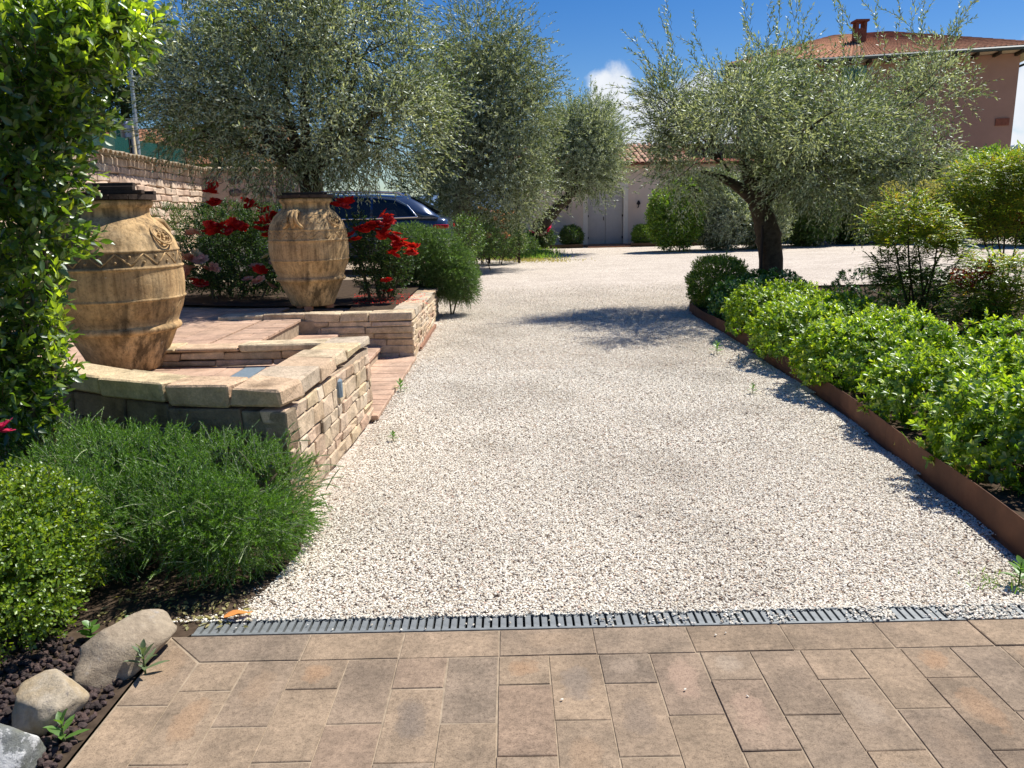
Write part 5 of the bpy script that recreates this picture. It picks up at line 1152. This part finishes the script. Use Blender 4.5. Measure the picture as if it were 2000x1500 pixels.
# hedge line and bushes beyond the gravel court
HG = 'bushes along the far side of the gravel court'
shrub('laurel_bush', 'bright green laurel bush at the corner of the outbuilding', 'bush', [ep(1300,425,31,34,56,1.0), ep(1335,415,31.2,36,66,1.2)], 3600, .12, .05, 7, M['brightbush'], .3, .9, T2, .4, .05, shell=.8, base=0, zmin=.02, group=HG, srad=.004)
for i, (px, py, Y, rx_, rz2, lab, mt) in enumerate([(1395,405,31.6,50,76,'tall grey-green bush beside the bright laurel','olive_far'), (1470,405,32,60,72,'dark silvery bush between the laurel and the big olive trunk','olive_far'), (1560,400,33.5,62,76,'dense dark bush beyond the big olive trunk','hedge'), (1650,395,34.5,62,80,'dark rounded bush facing the bright court','hedge'), (1740,390,34.5,62,82,'dark bush partly behind the yellow nandina','hedge'), (1830,385,34,64,84,'dark bush below the house corner','hedge'), (1925,375,32,70,88,'bright bush in front of the house corner','brightbush'), (2010,380,30,70,90,'bright bush at the end of the court','brightbush')]):
    shrub('court_bush', lab, 'bush', [ep(px,py,Y,rx_,rz2,1.3), ep(px+25,py+20,Y-.5,rx_*.8,rz2*.8,1.2)], 3600, .13, .05, 7, M[mt], .32, .9, T2, .4, .1, shell=.8, base=0, zmin=.02, group=HG, srad=.004)
for px, py, Y, r_, lab in ((1116,462,36.3,23,'dark clipped ball bush left of the grey double door'),(1256,459,36.3,22,'bright clipped ball bush by the laurel and the grey door')):
    lab = lab.replace('dark clipped ball bush left of', 'dark clipped ball bush by the pink flowers near')
    shrub('clipped_ball', lab, 'bush', [ep(px,py,Y,r_,r_*.95)], 1300, .06, .03, 7, M['hedge'] if px < 1200 else M['brightbush'], .14, .9, T2, .3, 0, shell=.95, base=0, zmin=.01, srad=.003)
def fl(root, O): blooms(root, O, spread_b([(1050,448),(1060,446),(1068,452),(1056,452)], 4, 7), 34.2, 'magenta', 2.2, .3, 'pink_bloom')
shrub('flower_bush', 'small dark bush with pink blooms at the leaning olive', 'bush', [ep(1055,465,34.5,30,18)], 700, .08, .04, 7, M['roseleaf'], .2, .9, T2, .4, 0, shell=.8, base=0, zmin=.01, extra=fl, srad=.003)
ks = thing('border_kerb', 'low dark kerb edging the planting in front of the outbuilding', 'kerb', (sx(1010), 35.6, 0))
for a, b in ((1012,1138),(1232,1480)): MB().box((at(a,485,35.6).x-sx(1010),0,-.03),(at(b,485,35.6).x-sx(1010),.16,.14)).build('kerb_stone', M['soil'], ks)
ds = MB().box((sx(1140),35.6,-.03),(sx(1232),36.9,.03)).build('brick_path', M['foot']); ds['kind'] = 'structure'
# lattice panel and roses under the tall olive
lt = thing('lattice_panel', 'dark diamond lattice panel below the tall olive', 'trellis', (at(905,440,26).x, 26, 0))
p0, p1 = at(893,400,26), at(1012,400,26); zt_ = at(950,402,26).z; wl_ = p1.x-p0.x
def slat(a, b): MB().tube([a, b], .018, 4).build('slat', M['wood'], lt)
for i in range(-6, 12):
    for s in (1, -1):
        xa = i*.26; pts = []
        for z in (.1, zt_): pts.append((xa + (z if s > 0 else zt_-z), z))
        (x0_, z0_), (x1_, z1_) = pts
        def clip(xq, zq, xr_, zr_):
            if xq < 0: t = (0-xq)/(xr_-xq); zq += (zr_-zq)*t; xq = 0
            if xq > wl_: t = (wl_-xq)/(xr_-xq); zq += (zr_-zq)*t; xq = wl_
            return xq, zq
        if max(x0_,x1_) <= .02 or min(x0_,x1_) >= wl_-.02: continue
        a_ = clip(x0_,z0_,x1_,z1_); b_ = clip(x1_,z1_,x0_,z0_); off_ = p0.x - lt.location.x
        slat((a_[0]+off_, .02*s, a_[1]), (b_[0]+off_, .02*s, b_[1]))
for x_ in (0, wl_/2, wl_): MB().box((x_+p0.x-lt.location.x-.04,-.02-.05,-.05),(x_+p0.x-lt.location.x+.04,-.025,zt_+.06)).build('post', M['wood'], lt)
def fl2(root, O): blooms(root, O, [(903+100*random.random(), 405+60*random.random()) for _ in range(26)], 25.3, 'pink', 1.7, .3, 'pale_bloom')
shrub('rambling_rose', 'pale rambling rose climbing the lattice under the tall olive', 'rose bush', [ep(930,445,25.6,45,45,.5), ep(985,450,25.6,42,42,.5)], 900, .07, .035, 7, M['roseleaf'], .25, .9, T2, .3, .1, shell=.5, base=0, zmin=.02, extra=fl2, srad=.003)
shrub('shade_bush', 'dark low bush in the shade between trailing rosemary and grass verge', 'bush', [ep(905,462,20,42,42,.9), ep(945,472,22,45,32,1.0), ep(985,474,26,50,26,1.2), ep(1025,478,28,28,18,1.0)], 1900, .06, .03, 7, M['hedge'], .2, .9, T2, .4, 0, shell=.8, base=0, zmin=.02, srad=.003)

# background trees at the left
def bgtree(label, px, Y, top, ells, mt='pine', n=1500):
    b = at(px, 300, Y); root = thing('background_tree', label, 'tree', (b.x, Y, 0), 0, 'trees behind the garden wall')
    MB().tube([(0,0,-.1),(.1,0,2.5),(0,.1,at(px,top,Y).z*.75)], [.28,.22,.08], 8).build('trunk', M['bark'], root, True)
    lv, st = Leaves(), Leaves(); P, nr, k, d = in_ell(ells, n, .6); D = nrm(nr + rng.normal(0,.4,P.shape)); L = rng.uniform(.25,.55,len(P))
    sprigs(lv, st, P-np.array((b.x,Y,0))-D*.15, D, L, 10, .8, .13, .035, T2, .1, srad=.005)
    link('crown', lv.mesh('crown', M[mt]), None, root)['kind'] = 'stuff'; link('twigs', st.mesh('twigs', M['bark']), None, root)['kind'] = 'stuff'
bgtree('dark tree rising behind the striped washing', 250, 24, 40, [ep(240,110,24,60,80,1.2), ep(205,180,24,55,70,1.2), ep(290,90,24,40,60,1.0), ep(235,210,24,60,40,1.0)])
bgtree('dark tree behind the tall brick wall end', 130, 23, 60, [ep(130,140,23,80,90,1.3), ep(90,60,23,80,70,1.2), ep(40,160,23,90,90,1.2)])
bgtree('mid green tree beyond the net and the neighbour house', 420, 30, 150, [ep(400,250,30,70,50,1.3), ep(470,270,30,70,50,1.3), ep(340,285,30,50,35,1.2)], 'hedge')
bgtree('dark tree filling the gap between two olives', 860, 29, 120, [ep(850,250,29,50,100,1.4), ep(830,370,29,60,60,1.3), ep(880,170,29,30,80,1.0)], 'pine')

# ------------------------------------------------------------------ small things in the foreground
def boulder(label, c, s, seed, m, rot):
    random.seed(seed); bm = bmesh.new(); bmesh.ops.create_icosphere(bm, subdivisions=4, radius=1); planes = [(Vector((random.gauss(0,1),random.gauss(0,1),random.gauss(0,1))).normalized(), random.uniform(.60,.86)) for _ in range(11)]
    from mathutils import noise as mn
    for v in bm.verts:
        p = v.co.copy()
        for nn_, dd in planes:
            e = p.dot(nn_) - dd
            if e > 0: p -= nn_*e*.9
        p *= 1 + .10*mn.noise(p*1.6+Vector((seed,0,0))) + .03*mn.noise(p*6); v.co = Vector((p.x*s[0], p.y*s[1], p.z*s[2]))
    me = bpy.data.meshes.new('boulder'); bm.to_mesh(me); bm.free(); me.polygons.foreach_set('use_smooth', [True]*len(me.polygons))
    o = link('boulder', me, m, None, c, (0,0,rot)); tag(o, label, 'boulder'); return o
def m_boulder(name, a, b, c, sc, th):
    m, nt, out = mat(name); n = noise(nt, sc, 8, .65); n2 = noise(nt, 40, 10, .75); n3 = noise(nt, sc*2.2, 5, .7)
    r = ramp(nt, [(.3, a), (.55, b), (.75, tuple(x*1.15 for x in b))], n.outputs[0]); f = ramp(nt, [(th, (0,0,0)), (th+.06, (1,1,1))], n3.outputs[0])
    v = ramp(nt, [(.3, (.75,.75,.75)), (.7, (1.15,1.15,1.15))], n2.outputs[0])
    principled(nt, out, mixc(nt, 1.0, mixc(nt, f.outputs[0], r.outputs[0], c), v.outputs[0], 'MULTIPLY'), .9, .15, 0, n2.outputs[0], 1.0, .010); return m
boulder('pale two-lobed limestone boulder beside the drain grate end', (-1.45,2.63,.05), (.125,.22,.115), 14, m_boulder('grey_limestone', (.24,.185,.13), (.38,.31,.225), (.42,.37,.31), 5, .62), -.45)
boulder('yellowish rounded limestone boulder between the other two', (-1.545,2.31,.05), (.125,.12,.105), 5, m_boulder('yellow_limestone', (.40,.29,.15), (.47,.40,.30), (.27,.24,.21), 6, .6), .3)
boulder('flat grey boulder with white lichen patch at the paving edge', (-1.59,2.05,.04), (.17,.13,.09), 23, m_boulder('lichen_limestone', (.17,.17,.11), (.22,.23,.22), (.60,.60,.58), 7, .52), .2)
random.seed(99)
scatter('lava_gravel', -2.3, -1.36, 1.9, 2.8, .05, lambda x, y: .004, lambda x, y: 1900 if x < -1.385 - .0*y else 0, scatter_group('lava_scatter', M['lava'], .010, .019, .75, 9))
def weed(label, loc, n, ll, lw, m, tilt=.5, name='weed'):
    root = thing(name, label, 'weed', loc)
    for i in range(n):
        t = i/max(1,n-1); a = i*2.4+.4; lv = Leaves(); ang_ = 1.15-tilt*t; z = .012+.05*t*ll/.06; l = ll*(1.1-.35*t); d = np.array([[math.cos(a)*math.sin(ang_), math.sin(a)*math.sin(ang_), math.cos(ang_)]])
        nn_ = np.array([[-math.cos(a)*math.cos(ang_), -math.sin(a)*math.cos(ang_), math.sin(ang_)]]); mid_ = np.array([[0,0,z]])
        V = []; 
        for u, w in ((0,.12),(.25,.75),(.55,1),(.8,.6),(1,.02)):
            c = mid_[0] + d[0]*u*l + np.array([0,0,-.25*l*u*u]); side_ = np.array([-math.sin(a), math.cos(a), 0])*w*lw/2; V += [c-side_+nn_[0]*.1*lw, c-.0*side_, c+side_+nn_[0]*.1*lw]
        me = pm(V, [(3*j+q, 3*j+q+1, 3*j+q+4, 3*j+q+3) for j in range(4) for q in (0,1)], True); link('leaf', me, m, root)
    MB().tube([(0,0,-.01),(0,0,.03+.05*ll/.06)], [.004,.002], 5).build('stem', M['greenstem'], root); return root
weed('upright leafy weed growing between the yellowish and the lichened boulder', (-1.43,2.17,0), 9, .075, .024, M['weed'], .7)
weed('grey-green spiny weed at the foot of the two-lobed boulder', (-1.345,2.545,.004), 13, .085, .020, M['thistle'], .8)
weed('small leafy weed beside the rear of the two-lobed boulder', (-1.52,2.83,.0), 11, .055, .03, M['weed'], .5)
weed('flat broad-leaved weed near the rosemary base and box bush', (-1.66,2.78,.0), 10, .06, .034, M['weed'], .4)
for i, (px, py, lab) in enumerate([(768,862,'tiny green weed alone in the gravel near the red footing'),(782,765,'clump of weeds in gravel beside the lowest step'),(1470,768,'flat tuft of weed in the open gravel near the edging'),(1400,690,'broad weed under the edging in the olive shade'),(1990,1140,'green weed in gravel against the near end of the edging')]):
    p = gr(px, py); weed(lab, (p.x, p.y, .004), 12, (.05,.085,.06,.10,.08)[i], (.016,.022,.016,.03,.03)[i], M['weed'], .6)
V = []
for i in range(7):
    t = i/6; w = .026*math.sin(math.pi*(t*.92+.05)); V += [((t-.5)*.11, -w, .018*(1-abs(2*t-1))+.012), ((t-.5)*.11, 0, .006+.010*t), ((t-.5)*.11, w, .016+.008*math.sin(t*5))]
p = gr(466, 1208); o = link('dead_leaf', pm(V, [(3*i+q,3*i+q+1,3*i+q+4,3*i+q+3) for i in range(6) for q in (0,1)], True), M['deadleaf'], None, (p.x, p.y, .006), (0,0,.35)); tag(o, 'curled orange dead leaf lying at the grate end', 'leaf')

lv = Leaves(); P = np.stack([rng.uniform(-1.75,-1.05,260), rng.uniform(2.86,3.25,260), np.full(260,.006)], 1); P = P[P[:,0] < -1.02-.6*(P[:,1]-2.86)]
lv.add(P, nrm(rng.normal(size=P.shape)*np.array([1,1,.2])), np.tile([[0,0,1.]],(len(P),1))+rng.normal(0,.3,P.shape), rng.uniform(.015,.04,len(P)), rng.uniform(.008,.018,len(P)), T2)
link('leaf_litter', lv.mesh('leaf_litter', M['drygrass']), None)['kind'] = 'stuff'
